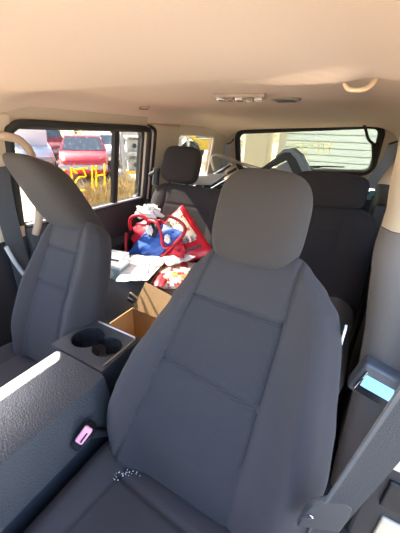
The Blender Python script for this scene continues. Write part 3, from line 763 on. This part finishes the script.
P = spline([(-0.44, 0.86, 0.665), (-0.40, 0.82, 0.715), (-0.33, 0.80, 0.715), (-0.315, 0.81, 0.66), (-0.295, 0.80, 0.60), (-0.255, 0.81, 0.60)], 8)
MB().tube(P, 0.0085, 8).build('handle', M_RED, bg_)
P = spline([(-0.585, 0.87, 0.62), (-0.54, 0.83, 0.70), (-0.46, 0.82, 0.735), (-0.40, 0.83, 0.70)], 8)
MB().tube(P, 0.0095, 8).build('handle', M_RED, bg_)
mb = quadpatch((-0.44, 0.830, 0.645), (-0.36, 0.815, 0.62), (-0.345, 0.84, 0.70), (-0.43, 0.86, 0.715), 0.01, (0.1, -1, 0.4), 0.006, 8.0, 10); mb.build('dark_pocket', M_BLACK, bg_)
MB().loft(blob((-0.395, 0.815, 0.665), (0.022, 0.014, 0.026), 4, 0.4, 14, 10)).build('white_print', M_WHITE, bg_)
MB().loft(blob((-0.265, 0.795, 0.645), (0.016, 0.010, 0.022), 5, 0.5, 14, 10)).build('white_print', M_WHITE, bg_)
mb = quadpatch((-0.34, 0.82, 0.50), (-0.18, 0.80, 0.495), (-0.17, 0.82, 0.60), (-0.21, 0.84, 0.67), 0.03, (0.2, -1, 0.4), 0.014, 6.3); mb.build('red_gusset', M_RED, bg_)
ts = MB().loft(blob((-0.465, 0.895, 0.735), (0.070, 0.05, 0.035), 9, 0.55)); props(ts.build('crumpled_tissue', M_WHITE), 'crumpled white plastic wad on top of the red and blue bag', 'plastic wad')

# red foil pack leaning on the backrest
pk = thing('foil_pack', 'large red foil pack with pale printed panel leaning on seatback', 'food packet', (-0.27, 0.95, 0.50))
A, B_, C_, D_ = (-0.240, 0.800, 0.500), (-0.070, 0.950, 0.560), (-0.300, 0.990, 0.785), (-0.470, 0.930, 0.590)
M_FOIL = plain('red_foil', (0.72, 0.015, 0.03), 0.32, bump=0.5, scale=35)
quadpatch(A, B_, C_, D_, 0.035, (0.1, -1, 0.55), 0.008, 2.2, 22, 0.02).build('pouch', M_FOIL, pk)
def on_pack(u, v, lift):
    p = (1-u)*(1-v)*Vector(A)+u*(1-v)*Vector(B_)+u*v*Vector(C_)+(1-u)*v*Vector(D_)
    N = Vector((0.1, -1, 0.55)).normalized(); e = (16*u*(1-u)*v*(1-v))**0.6
    return p+N*(0.035*e+lift)
def pack_patch(u0, u1, v0, v1, lift, n=14):
    V = [on_pack(u0+(u1-u0)*i/n, v0+(v1-v0)*j/n, lift) for j in range(n+1) for i in range(n+1)]
    V2 = [p-Vector((0, -0.004, 0.002)) for p in V]; m = len(V)
    F = [(j*(n+1)+i, j*(n+1)+i+1, (j+1)*(n+1)+i+1, (j+1)*(n+1)+i) for j in range(n) for i in range(n)]
    return MB().add(V+V2, F+[tuple(i+m for i in reversed(f)) for f in F])
o = pack_patch(0.14, 0.90, 0.36, 0.93, 0.012).build('printed_panel', printed('cream_print', (0.85, 0.72, 0.55), (0.70, 0.12, 0.05), (0.60, 0.48, 0.30), 28, 0.58, (1, 1, 1)), pk); o['label'] = 'cream printed food panel'
pack_patch(0.40, 0.86, 0.30, 0.40, 0.013).build('grey_band', printed('grey_print', (0.45, 0.42, 0.42), (0.85, 0.82, 0.80), (0.35, 0.10, 0.10), 30, 0.55), pk)
pack_patch(0.36, 0.86, 0.15, 0.20, 0.013).build('dark_band', plain('dark_band', (0.12, 0.05, 0.06), 0.5), pk)
# second pack lying flat, orange and white
p2 = thing('foil_pack', 'orange and white crinkled packet lying flat below the red pack', 'food packet', (-0.2, 0.8, 0.48))
quadpatch((-0.215, 0.575, 0.492), (-0.065, 0.640, 0.500), (-0.10, 0.900, 0.505), (-0.325, 0.840, 0.495), 0.028, (0, -0.15, 1), 0.010, 5.5, 26, 0.018).build('pouch', printed('orange_print', (0.88, 0.76, 0.60), (0.80, 0.30, 0.10), (0.62, 0.03, 0.03), 22, 0.54), p2)
quadpatch((-0.195, 0.560, 0.503), (-0.135, 0.575, 0.508), (-0.165, 0.70, 0.520), (-0.235, 0.69, 0.512), 0.01, (0, -0.15, 1), 0.004, 7.5, 10, 0.003).build('red_corner', M_DRED, p2)
# flyer
fl = quadpatch((-0.350, 0.495, 0.507), (-0.205, 0.555, 0.530), (-0.270, 0.820, 0.535), (-0.480, 0.755, 0.522), 0.010, (0, 0, 1), 0.003, 4.4, 24, 0.002)
props(fl.build('flyer', printed('flyer_print', (0.86, 0.83, 0.82), (0.75, 0.42, 0.44), (0.55, 0.56, 0.62), 34, 0.62, (1, 1, 1))), 'white printed flyer lying on the second row seat cushion', 'flyer')
fl = quadpatch((-0.30, 0.77, 0.535), (-0.20, 0.72, 0.540), (-0.13, 0.86, 0.550), (-0.25, 0.93, 0.548), 0.02, (0, 0, 1), 0.010, 9.4, 18, 0.002)
props(fl.build('paper_sheet', plain('white_paper', (0.85, 0.80, 0.74), 0.7)), 'crumpled white paper sheet between the flyer and red pack', 'paper')
# small tub beside the flyer
tb = thing('plastic_tub', 'small clear and green tub with oval label behind passenger seat', 'tub', (-0.47, 0.60, 0.47))
M_TUB = plain('green_grey_card', (0.33, 0.42, 0.40), 0.5)
MB().box((-0.46, 0.60, 0.500), (0.14, 0.10, 0.065), Matrix.Rotation(0.2, 3, 'Z')).build('base', M_TUB, tb, bevel=0.006)
MB().box((-0.46, 0.60, 0.5375), (0.150, 0.11, 0.012), Matrix.Rotation(0.2, 3, 'Z')).build('rim', M_WHITE, tb, bevel=0.004)
MB().box((-0.46, 0.60, 0.565), (0.135, 0.095, 0.045), Matrix.Rotation(0.2, 3, 'Z')).build('clear_cover', plain('clear_plastic', (0.85, 0.85, 0.88), 0.08, trans=0.85), tb, bevel=0.006)
mb = MB().lathe([(0.024, -0.001), (0.024, 0.002), (0.001, 0.002)], (0, 0, 0), 'y', 24)
mb.v = [tuple(Matrix.Rotation(0.2, 3, 'Z') @ Vector((v[0]*1.3, -0.0505-v[1], v[2]*0.9))+Vector((-0.46, 0.60, 0.500))) for v in mb.v]
mb.build('oval_label', plain('label_grey', (0.62, 0.64, 0.62), 0.5), tb)
# rear seat buckle
rb = thing('belt_buckle', 'small black and silver buckle at the front of the second row cushion', 'belt buckle', (-0.25, 0.5, 0.45))
MB().box((-0.235, 0.487, 0.462), (0.05, 0.012, 0.03), Matrix.Rotation(0.4, 3, 'Y')).build('tongue', M_SATIN, rb, bevel=0.003)
MB().box((-0.245, 0.480, 0.448), (0.035, 0.014, 0.022), Matrix.Rotation(0.2, 3, 'Y')).build('casing', M_BLACK, rb, bevel=0.004)
# cardboard box with an upright back flap
cb = thing('cardboard_box', 'open brown cardboard box on the floor behind the console', 'box', (-0.14, 0.38, 0.02))
M_CARD = plain('cardboard', (0.46, 0.28, 0.13), 0.85, bump=0.2, scale=80, var=0.12)
def wall(c, s, R=None, nm='wall'): MB().box(c, s, R).build(nm, M_CARD, cb, smooth=False)
wall((-0.250, 0.420, 0.210), (0.005, 0.145, 0.38)); wall((-0.015, 0.420, 0.210), (0.005, 0.145, 0.38))
wall((-0.1325, 0.350, 0.120), (0.235, 0.005, 0.20)); wall((-0.1325, 0.490, 0.210), (0.235, 0.005, 0.38))
wall((-0.1325, 0.420, 0.023), (0.23, 0.14, 0.005), None, 'base')
mb = MB(); mb.add([(-0.245, 0.492, 0.40), (-0.02, 0.492, 0.40), (-0.03, 0.532, 0.500), (-0.205, 0.542, 0.525)] + [(-0.245, 0.488, 0.40), (-0.02, 0.488, 0.40), (-0.03, 0.528, 0.502), (-0.205, 0.538, 0.527)], [(0, 1, 2, 3), (7, 6, 5, 4), (0, 4, 5, 1), (1, 5, 6, 2), (2, 6, 7, 3), (3, 7, 4, 0)])
mb.build('flap', M_CARD, cb, smooth=False)

# ================================================================== CARGO
fr_ = thing('folding_frame', 'black folded frame with pale blue edging standing before rear window', 'frame', (0.1, 1.6, 0.6))
def vband(pts, y0, y1, name, mat):
    # band through (x, z, half width) stations
    rings = []; C2 = [Vector((a, 0, b)) for a, b, w in pts]
    for i, p in enumerate(C2):
        t = (C2[min(i+1, len(C2)-1)]-C2[max(i-1, 0)]).normalized(); nrm = Vector((-t.z, 0, t.x)); a = p+nrm*pts[i][2]; b = p-nrm*pts[i][2]
        rings.append([Vector((a.x, y0, a.z)), Vector((a.x, y1, a.z)), Vector((b.x, y1, b.z)), Vector((b.x, y0, b.z))])
    MB().loft(rings).build(name, mat, fr_, bevel=0.003)
vband([(-0.18, 0.868, 0.013), (-0.06, 0.940, 0.014), (0.035, 1.005, 0.020), (0.072, 1.030, 0.027), (0.105, 1.030, 0.032), (0.135, 1.000, 0.034), (0.215, 0.885, 0.034), (0.29, 0.77, 0.034), (0.36, 0.65, 0.034)], 1.585, 1.645, 'rail', M_BLACK)
vband([(0.020, 1.022, 0.004), (0.068, 1.060, 0.010), (0.112, 1.066, 0.014), (0.160, 1.030, 0.017), (0.255, 0.895, 0.018), (0.33, 0.78, 0.018), (0.40, 0.66, 0.018)], 1.57, 1.66, 'edging', plain('pale_blue_grey', (0.20, 0.27, 0.36), 0.5))
mb = MB(); mb.add([(0.03, 1.61, 0.62), (0.30, 1.61, 0.62), (0.20, 1.61, 0.88), (0.10, 1.61, 1.01), (0.03, 1.61, 0.96), (0.03, 1.62, 0.62), (0.30, 1.62, 0.62), (0.20, 1.62, 0.88), (0.10, 1.62, 1.01), (0.03, 1.62, 0.96)],
       [(0, 1, 2, 3, 4), (9, 8, 7, 6, 5), (0, 5, 6, 1), (1, 6, 7, 2), (2, 7, 8, 3), (3, 8, 9, 4), (4, 9, 5, 0)])
mb.build('panel', plain('blue_grey_panel', (0.30, 0.32, 0.36), 0.5), fr_, smooth=False)
MB().tube([(-0.17, 1.60, 0.90), (-0.17, 1.60, 0.60)], 0.018, 8).build('leg', M_BLACK, fr_)
MB().tube([(0.35, 1.615, 0.68), (0.35, 1.615, 0.60)], 0.018, 8).build('leg', M_BLACK, fr_)
cart = thing('folded_cart', 'folded cart of chrome and black tubes behind the far seat', 'cart', (-0.42, 1.6, 0.60))
for k in range(6):
    d = 0.037*k
    MB().tube([(-0.66+d, 1.58+0.012*k, 0.72-d*0.55), (-0.30+d, 1.62+0.012*k, 0.95-d*0.62)], 0.011, 10).build('tube', M_CHROME if k % 2 == 0 else M_BLACK, cart)
MB().tube(spline([(-0.42, 1.60, 0.90), (-0.445, 1.60, 0.97), (-0.425, 1.60, 1.005), (-0.37, 1.60, 1.002), (-0.22, 1.60, 0.965), (-0.05, 1.60, 0.935)], 6), 0.010, 10).build('handle', M_SATIN, cart)
MB().tube([(-0.60, 1.60, 0.75), (-0.60, 1.60, 0.60)], 0.012, 8).build('leg', M_BLACK, cart)
MB().tube([(-0.20, 1.66, 0.92), (-0.20, 1.66, 0.60)], 0.012, 8).build('leg', M_BLACK, cart)
mb = quadpatch((-0.66, 1.46, 0.80), (-0.36, 1.44, 0.83), (-0.28, 1.52, 0.905), (-0.62, 1.50, 0.86), 0.01, (0, -0.6, 1), 0.004, 3.3, 12, 0.006)
props(mb.build('foam_sheet', plain('pale_sheet', (0.66, 0.66, 0.64), 0.6)), 'pale sheet lying behind the raised square headrest', 'sheet')
cg = MB().box((0.60, 1.62, 0.86), (0.035, 0.01, 0.03)); cg.box((0.59, 1.62, 0.835), (0.022, 0.01, 0.03))
props(cg.build('blue_light_spot', plain('cyan_light', (0.25, 0.65, 0.80), 0.4), bevel=0.003), 'small blue painted light spot on dark cargo side right of rear seat', 'tag')  # light coming through beside the cargo panel, painted as cyan blocks
mb = MB().box((0.655, 1.52, 0.735), (0.09, 0.75, 0.30)); struct(mb, 'trim_8', M_BLACK, smooth=False, bevel=0.02)

# ================================================================== OUTSIDE
GZ = -0.50
def ground():
    n = 60; V = []; F = []
    for j in range(n+1):
        for i in range(n+1):
            x = -60+120*i/n; y = -50+120*j/n; V.append((x, y, GZ+0.10*noise.noise(Vector((x*0.2, y*0.2, 0)))-0.05))
    for j in range(n):
        for i in range(n):
            a = j*(n+1)+i; F.append((a, a+1, a+n+2, a+n+1))
    return MB().add(V, F)
g = ground().build('ground', plain('dry_dirt', (0.60, 0.48, 0.34), 0.95, var=0.35, scale=1.5)); g['kind'] = 'structure'

def wreck(label, loc, rot, col, roofcol=None, L=4.5, H=1.45, squash=0.0, hood_up=False):
    t = thing('wrecked_car', label, 'car', loc, 'wrecked cars in the yard'); ORG[t] = Vector((0, 0, 0))
    pm = plain('wreck_paint', col, 0.35, var=0.08, scale=4)
    st = [(-0.5, 0.42, 0.62), (-0.49, 0.30, 0.80), (-0.40, 0.22, 0.92), (-0.25, 0.20, 0.95), (0.0, 0.20, 0.94), (0.2, 0.20, 0.93), (0.40, 0.22, 0.86), (0.485, 0.30, 0.72), (0.5, 0.42, 0.60)]
    rings = []
    for (u, zb, zt) in st:
        w = 0.86*(1-0.28*abs(2*u)**5); w2 = w*0.93
        rings.append([Vector((u*L, -w, zb+0.1)), Vector((u*L, -w*0.9, zb)), Vector((u*L, w*0.9, zb)), Vector((u*L, w, zb+0.1)), Vector((u*L, w, (zb+zt)/2+0.05)), Vector((u*L, w2, zt-0.03)), Vector((u*L, w2*0.8, zt)), Vector((u*L, -w2*0.8, zt)), Vector((u*L, -w2, zt-0.03)), Vector((u*L, -w, (zb+zt)/2+0.05))])
    MB().loft(rings).build('body', pm, t, auto=math.radians(45))
    cab = [(-0.42, 0.90, 0.78), (-0.30, H-0.04-squash, 0.62), (-0.10, H-squash*0.5, 0.62), (0.06, H-0.05, 0.62), (0.22, 0.90, 0.78)]
    rings = []
    for (u, z, w) in cab: rings.append([Vector((u*L, -0.80, 0.86)), Vector((u*L, 0.80, 0.86)), Vector((u*L, w, z)), Vector((u*L, -w, z))])
    MB().loft(rings).build('roof', pm, t, auto=math.radians(25))
    gm = plain('dark_car_glass', (0.10, 0.12, 0.14), 0.08)
    for s in (-1, 1):
        mb = MB(); mb.add([(-0.36*L, s*0.812, 0.95), (0.17*L, s*0.812, 0.95), (0.05*L, s*0.68, H-0.13), (-0.29*L, s*0.68, H-0.12-squash), (-0.36*L, s*0.78, 0.95), (0.17*L, s*0.78, 0.95), (0.05*L, s*0.64, H-0.13), (-0.29*L, s*0.64, H-0.12-squash)], [(0, 1, 2, 3), (7, 6, 5, 4), (0, 4, 5, 1), (1, 5, 6, 2), (2, 6, 7, 3), (3, 7, 4, 0)])
        mb.build('side_window', gm, t, smooth=False)
    mb = MB(); mb.add([(0.207*L, -0.70, 0.95), (0.207*L, 0.70, 0.95), (0.075*L, 0.58, H-0.08), (0.075*L, -0.58, H-0.08), (0.18*L, -0.70, 0.95), (0.18*L, 0.70, 0.95), (0.05*L, 0.58, H-0.08), (0.05*L, -0.58, H-0.08)], [(0, 1, 2, 3), (7, 6, 5, 4), (0, 4, 5, 1), (1, 5, 6, 2), (2, 6, 7, 3), (3, 7, 4, 0)])
    mb.build('windshield', gm, t, smooth=False)
    for u in (-0.31, 0.32):
        for s in (-1, 1):
            MB().lathe([(0.01, -0.11), (0.20, -0.11), (0.31, -0.09), (0.33, 0), (0.31, 0.09), (0.20, 0.11), (0.01, 0.11)], (u*L, s*0.78, 0.32), 'y', 24).build('wheel', M_RUBBER, t)
    for u in (-0.497, 0.497):
        MB().box((u*L, 0, 0.50), (0.10, 1.5, 0.16)).build('bumper', plain('bumper_grey', (0.32, 0.32, 0.33), 0.5), t, bevel=0.03)
    if hood_up:
        MB().box((0.26*L, 0, 1.20), (0.95, 1.35, 0.03), Matrix.Rotation(math.radians(-48), 3, 'Y')).build('raised_hood', pm, t, bevel=0.01)
    t.rotation_euler = (0, 0, math.radians(rot)); return t
wreck('white wrecked car with raised hood outside at the left end of door window', (-12.9, 7.9, GZ), -28, (0.72, 0.72, 0.74), hood_up=True)
wreck('red wrecked car outside behind the middle of the door window', (-9.3, 7.9, GZ), -42, (0.48, 0.03, 0.04))
wreck('pale silver wrecked car outside behind the red car', (-12.2, 12.2, GZ), -35, (0.62, 0.63, 0.66))
wreck('maroon wrecked car outside behind the white car', (-16.4, 11.2, GZ), -20, (0.35, 0.05, 0.05), H=1.8)
wreck('unseen grey car added beside the open driver door to block light', (2.9, 0.6, GZ), 92, (0.30, 0.31, 0.33), H=1.75)  # out-of-view car added to cut the sky light from the driver's side
# rack of stacked scrap seen through the small rear pane
rk = thing('scrap_rack', 'grey scrap rack with yellow beams outside the small rear pane', 'rack', (-6.3, 8.4, GZ)); ORG[rk] = Vector((0, 0, 0))
MGY = plain('grey_scrap', (0.34, 0.33, 0.32), 0.7, var=0.4, scale=6); MYL = plain('yellow_steel', (0.62, 0.38, 0.03), 0.5)
for x in (-1.1, 1.1):
    for y in (-0.5, 0.5): MB().box((x, y, 1.2), (0.09, 0.09, 2.4)).build('post', MGY, rk)
for z in (0.35, 0.95, 1.55, 2.2):
    MB().box((0, 0, z), (2.2, 1.0, 0.05)).build('shelf', MGY, rk)
    MB().box((0, -0.52, z), (2.25, 0.06, 0.10)).build('beam', MYL if z < 0.5 else MGY, rk)
    MB().box((0, 0.52, z), (2.25, 0.06, 0.10)).build('beam', MYL if z < 0.5 else MGY, rk)
rk.rotation_euler = (0, 0, math.radians(48))
for z in (0.385, 0.985, 1.585):
    for k in range(3):
        c_ = Vector((-0.7+0.7*k, 0, 0)); c_.rotate(rk.rotation_euler)
        hgt = 0.34+0.1*random.random()
        e = thing('engine_block', 'grey scrap engine block on a shelf of the rack outside', 'engine', (rk.location.x+c_.x, rk.location.y+c_.y, GZ+z), 'scrap engines on the rack'); ORG[e] = Vector((0, 0, 0))
        MB().box((0, 0, hgt/2), (0.5, 0.55, hgt)).build('block', MGY, e, bevel=0.03)
        MB().box((0, 0, hgt+0.03), (0.3, 0.4, 0.07)).build('head_cover', plain('engine_cover', (0.22, 0.20, 0.18), 0.5), e, bevel=0.02)
        MB().lathe([(0.01, -0.05), (0.07, -0.05), (0.07, 0.0), (0.01, 0.0)], (0, -0.28, hgt*0.5), 'y', 20).build('pulley', M_BLACK, e)
        e.rotation_euler = rk.rotation_euler

# yellow loader beyond the far rear side window
ld = thing('wheel_loader', 'yellow wheel loader outside beyond the far rear side window', 'loader', (-8.6, 16.6, GZ)); ORG[ld] = Vector((0, 0, 0))
MYW = plain('loader_yellow', (0.80, 0.52, 0.04), 0.45)
MB().box((-1.2, 0, 1.25), (1.9, 1.5, 0.9)).build('engine_cover', MYW, ld, bevel=0.08)
MB().box((0.2, 0, 1.0), (1.2, 1.3, 0.6)).build('chassis', MYW, ld, bevel=0.05)
MB().box((0.1, 0, 2.0), (1.1, 1.2, 1.3)).build('cab', plain('cab_glass', (0.16, 0.19, 0.2), 0.1), ld, bevel=0.05)
MB().box((0.1, 0, 2.7), (1.3, 1.35, 0.1)).build('cab_roof', MYW, ld, bevel=0.03)
for s in (-1, 1):
    MB().tube([(0.7, s*0.45, 1.3), (1.5, s*0.45, 1.55), (2.3, s*0.45, 0.7)], 0.11, 8).build('lift_arm', MYW, ld)
    for u in (-1.2, 0.9): MB().lathe([(0.01, -0.2), (0.35, -0.2), (0.55, -0.16), (0.60, 0), (0.55, 0.16), (0.35, 0.2), (0.01, 0.2)], (u, s*0.85, 0.6), 'y', 24).build('wheel', M_RUBBER, ld)
mb = MB(); mb.loft([[Vector((2.3, y, 0.95)), Vector((2.2, y, 0.3)), Vector((2.5, y, 0.12)), Vector((3.1, y, 0.15)), Vector((2.6, y, 0.22)), Vector((2.38, y, 0.45)), Vector((2.42, y, 0.95))] for y in (-1.1, 1.1)]); mb.build('bucket', MYW, ld, smooth=False)
ld.rotation_euler = (0, 0, math.radians(200))

# siding building behind the rear window
sb = thing('siding_building', 'long white building with horizontal lap siding beyond the rear window', 'building', (2.5, 6.6, GZ)); ORG[sb] = Vector((0, 0, 0))
M_SID = plain('white_siding', (0.84, 0.87, 0.78), 0.6, var=0.05, scale=3)
prof = []; bh = 0.130
for k in range(30): prof += [(-0.035, k*bh), (-0.025, (k+1)*bh-0.018), (0.05, (k+1)*bh-0.018), (0.05, (k+1)*bh)]
rings = [[Vector((x, y0, z)) for y0, z in prof]+[Vector((x, 3.0, 30*bh)), Vector((x, 3.0, 0))] for x in (-3.72, 6.0)]
MB().loft(rings).build('wall', M_SID, sb, smooth=False)
MB().box((1.15, 1.4, 30*bh+0.15), (10.2, 3.8, 0.3)).build('roof', plain('roof_grey', (0.3, 0.3, 0.3), 0.8), sb)
MB().box((-3.80, 0.02, 1.95), (0.16, 0.12, 3.9)).build('corner_trim', plain('corner_cream', (0.70, 0.62, 0.47), 0.6), sb, smooth=False)
bb = thing('porch_post', 'beige square porch post left of the white siding', 'post', (-1.75, 6.35, GZ)); ORG[bb] = Vector((0, 0, 0))
MB().box((0, 0, 1.9), (0.50, 0.45, 3.8)).build('post', plain('post_beige', (0.62, 0.50, 0.34), 0.7), bb, smooth=False, bevel=0.01)
MB().box((0, 0, 0.1), (0.6, 0.55, 0.2)).build('foot', plain('foot_beige', (0.55, 0.45, 0.32), 0.7), bb, smooth=False)
sg = thing('yard_sign', 'small blue and white sign on a post outside rear window', 'sign', (-2.35, 6.7, GZ)); ORG[sg] = Vector((0, 0, 0))
MB().box((0, 0, 1.75), (0.36, 0.02, 0.50)).build('board', M_WHITE, sg, smooth=False)
MB().box((0, -0.013, 1.88), (0.32, 0.006, 0.18)).build('blue_field', plain('sign_blue', (0.18, 0.35, 0.60), 0.5), sg, smooth=False)
MB().box((0, 0.03, 0.9), (0.06, 0.04, 1.9)).build('post', MGY, sg, smooth=False)

# trees
M_BARK = plain('bark', (0.16, 0.12, 0.09), 0.9, var=0.3, scale=8)
LEAF = [plain('leaf_light', (0.38, 0.46, 0.22), 0.7, var=0.3, scale=3), plain('leaf_dull', (0.30, 0.36, 0.22), 0.7, var=0.3, scale=3), plain('leaf_dry', (0.46, 0.40, 0.24), 0.7, var=0.3, scale=3)]
def tree(loc, h, r, k, seed, label):
    rnd = random.Random(seed)
    t = thing('tree', label, 'tree', loc, 'trees behind the yard'); ORG[t] = Vector((0, 0, 0))
    mb = MB(); mb.tube(spline([(0, 0, -0.2), (0.1, 0.05, h*0.3), (-0.05, 0.1, h*0.6), (0.1, 0, h*0.9)], 4), [0.16*(1-i/14) for i in range(13)], 8)
    for q in range(7):
        a = rnd.random()*6.28; z = h*(0.25+0.5*rnd.random()); L = r*(0.6+0.4*rnd.random())
        mb.tube([(0, 0, z), (math.cos(a)*L*0.5, math.sin(a)*L*0.5, z+L*0.45), (math.cos(a)*L, math.sin(a)*L, z+L*0.7)], [0.06, 0.04, 0.015], 6)
    mb.build('trunk', M_BARK, t)
    mb = MB(); cl = [Vector((rnd.gauss(0, r*0.5), rnd.gauss(0, r*0.5), h*(0.22+0.75*rnd.random()))) for _ in range(30)]
    for c_ in cl:
        for q in range(46):
            p = c_+Vector((rnd.gauss(0, 0.42), rnd.gauss(0, 0.42), rnd.gauss(0, 0.36)))
            R = Matrix.Rotation(rnd.random()*6.28, 3, Vector((rnd.gauss(0, 1), rnd.gauss(0, 1), rnd.gauss(0, 1))).normalized()); s = 0.07+0.07*rnd.random()
            mb.add([p+R @ Vector(v) for v in ((-s, -s*0.5, 0), (s*0.3, -s*0.6, 0), (s, 0, 0.02), (s*0.2, s*0.6, 0))], [(0, 1, 2, 3)])
    mb.build('foliage', LEAF[k], t, smooth=False)
for i, (x, y, h, r, k, lab) in enumerate([(-17, 3.0, 6.5, 2.2, 2, 'dry bushy tree behind the white wrecked car'), (-21.5, 9.0, 7.5, 2.4, 1, 'tall dull green tree behind the red wrecked car'), (-14.5, 14.5, 7, 2.2, 0, 'pale green tree behind the scrap rack'),
      (-13.5, 20.5, 7, 2.3, 1, 'dull green tree at the right edge of small rear pane'), (-6.5, 25, 8, 2.5, 0, 'light green tree behind the yellow loader'), (-18.5, 25.0, 8, 2.6, 1, 'dull green tree left of the loader'), (-2.5, 20.0, 7, 2.2, 0, 'light green tree right of the yellow loader'), (-21, 17, 8, 2.6, 2, 'dry tree farthest beyond the scrap rack')]):
    tree((x, y, GZ), h, r, k, 40+i, lab)

def weeds():
    rnd = random.Random(5); mb = MB()
    for k in range(2600):
        x = -2.6-3.6*rnd.random(); y = 0.9+(-x)*(0.45+0.55*rnd.random()); h = 0.18+0.32*rnd.random(); a = rnd.random()*6.28; w = 0.012+0.012*rnd.random()
        dx, dy = math.cos(a)*w, math.sin(a)*w; lx, ly = rnd.gauss(0, 0.10), rnd.gauss(0, 0.10)
        mb.add([(x-dx, y-dy, GZ-0.1), (x+dx, y+dy, GZ-0.1), (x+lx*0.5+dx*0.7, y+ly*0.5+dy*0.7, GZ+h*0.6), (x+lx, y+ly, GZ+h)], [(0, 1, 2, 3)])
    return mb
props(weeds().build('dry_weeds', plain('dry_grass', (0.46, 0.33, 0.13), 0.8, var=0.3, scale=2), smooth=False), 'dry golden weeds on the dirt yard outside the door window', 'weeds', kind='stuff')
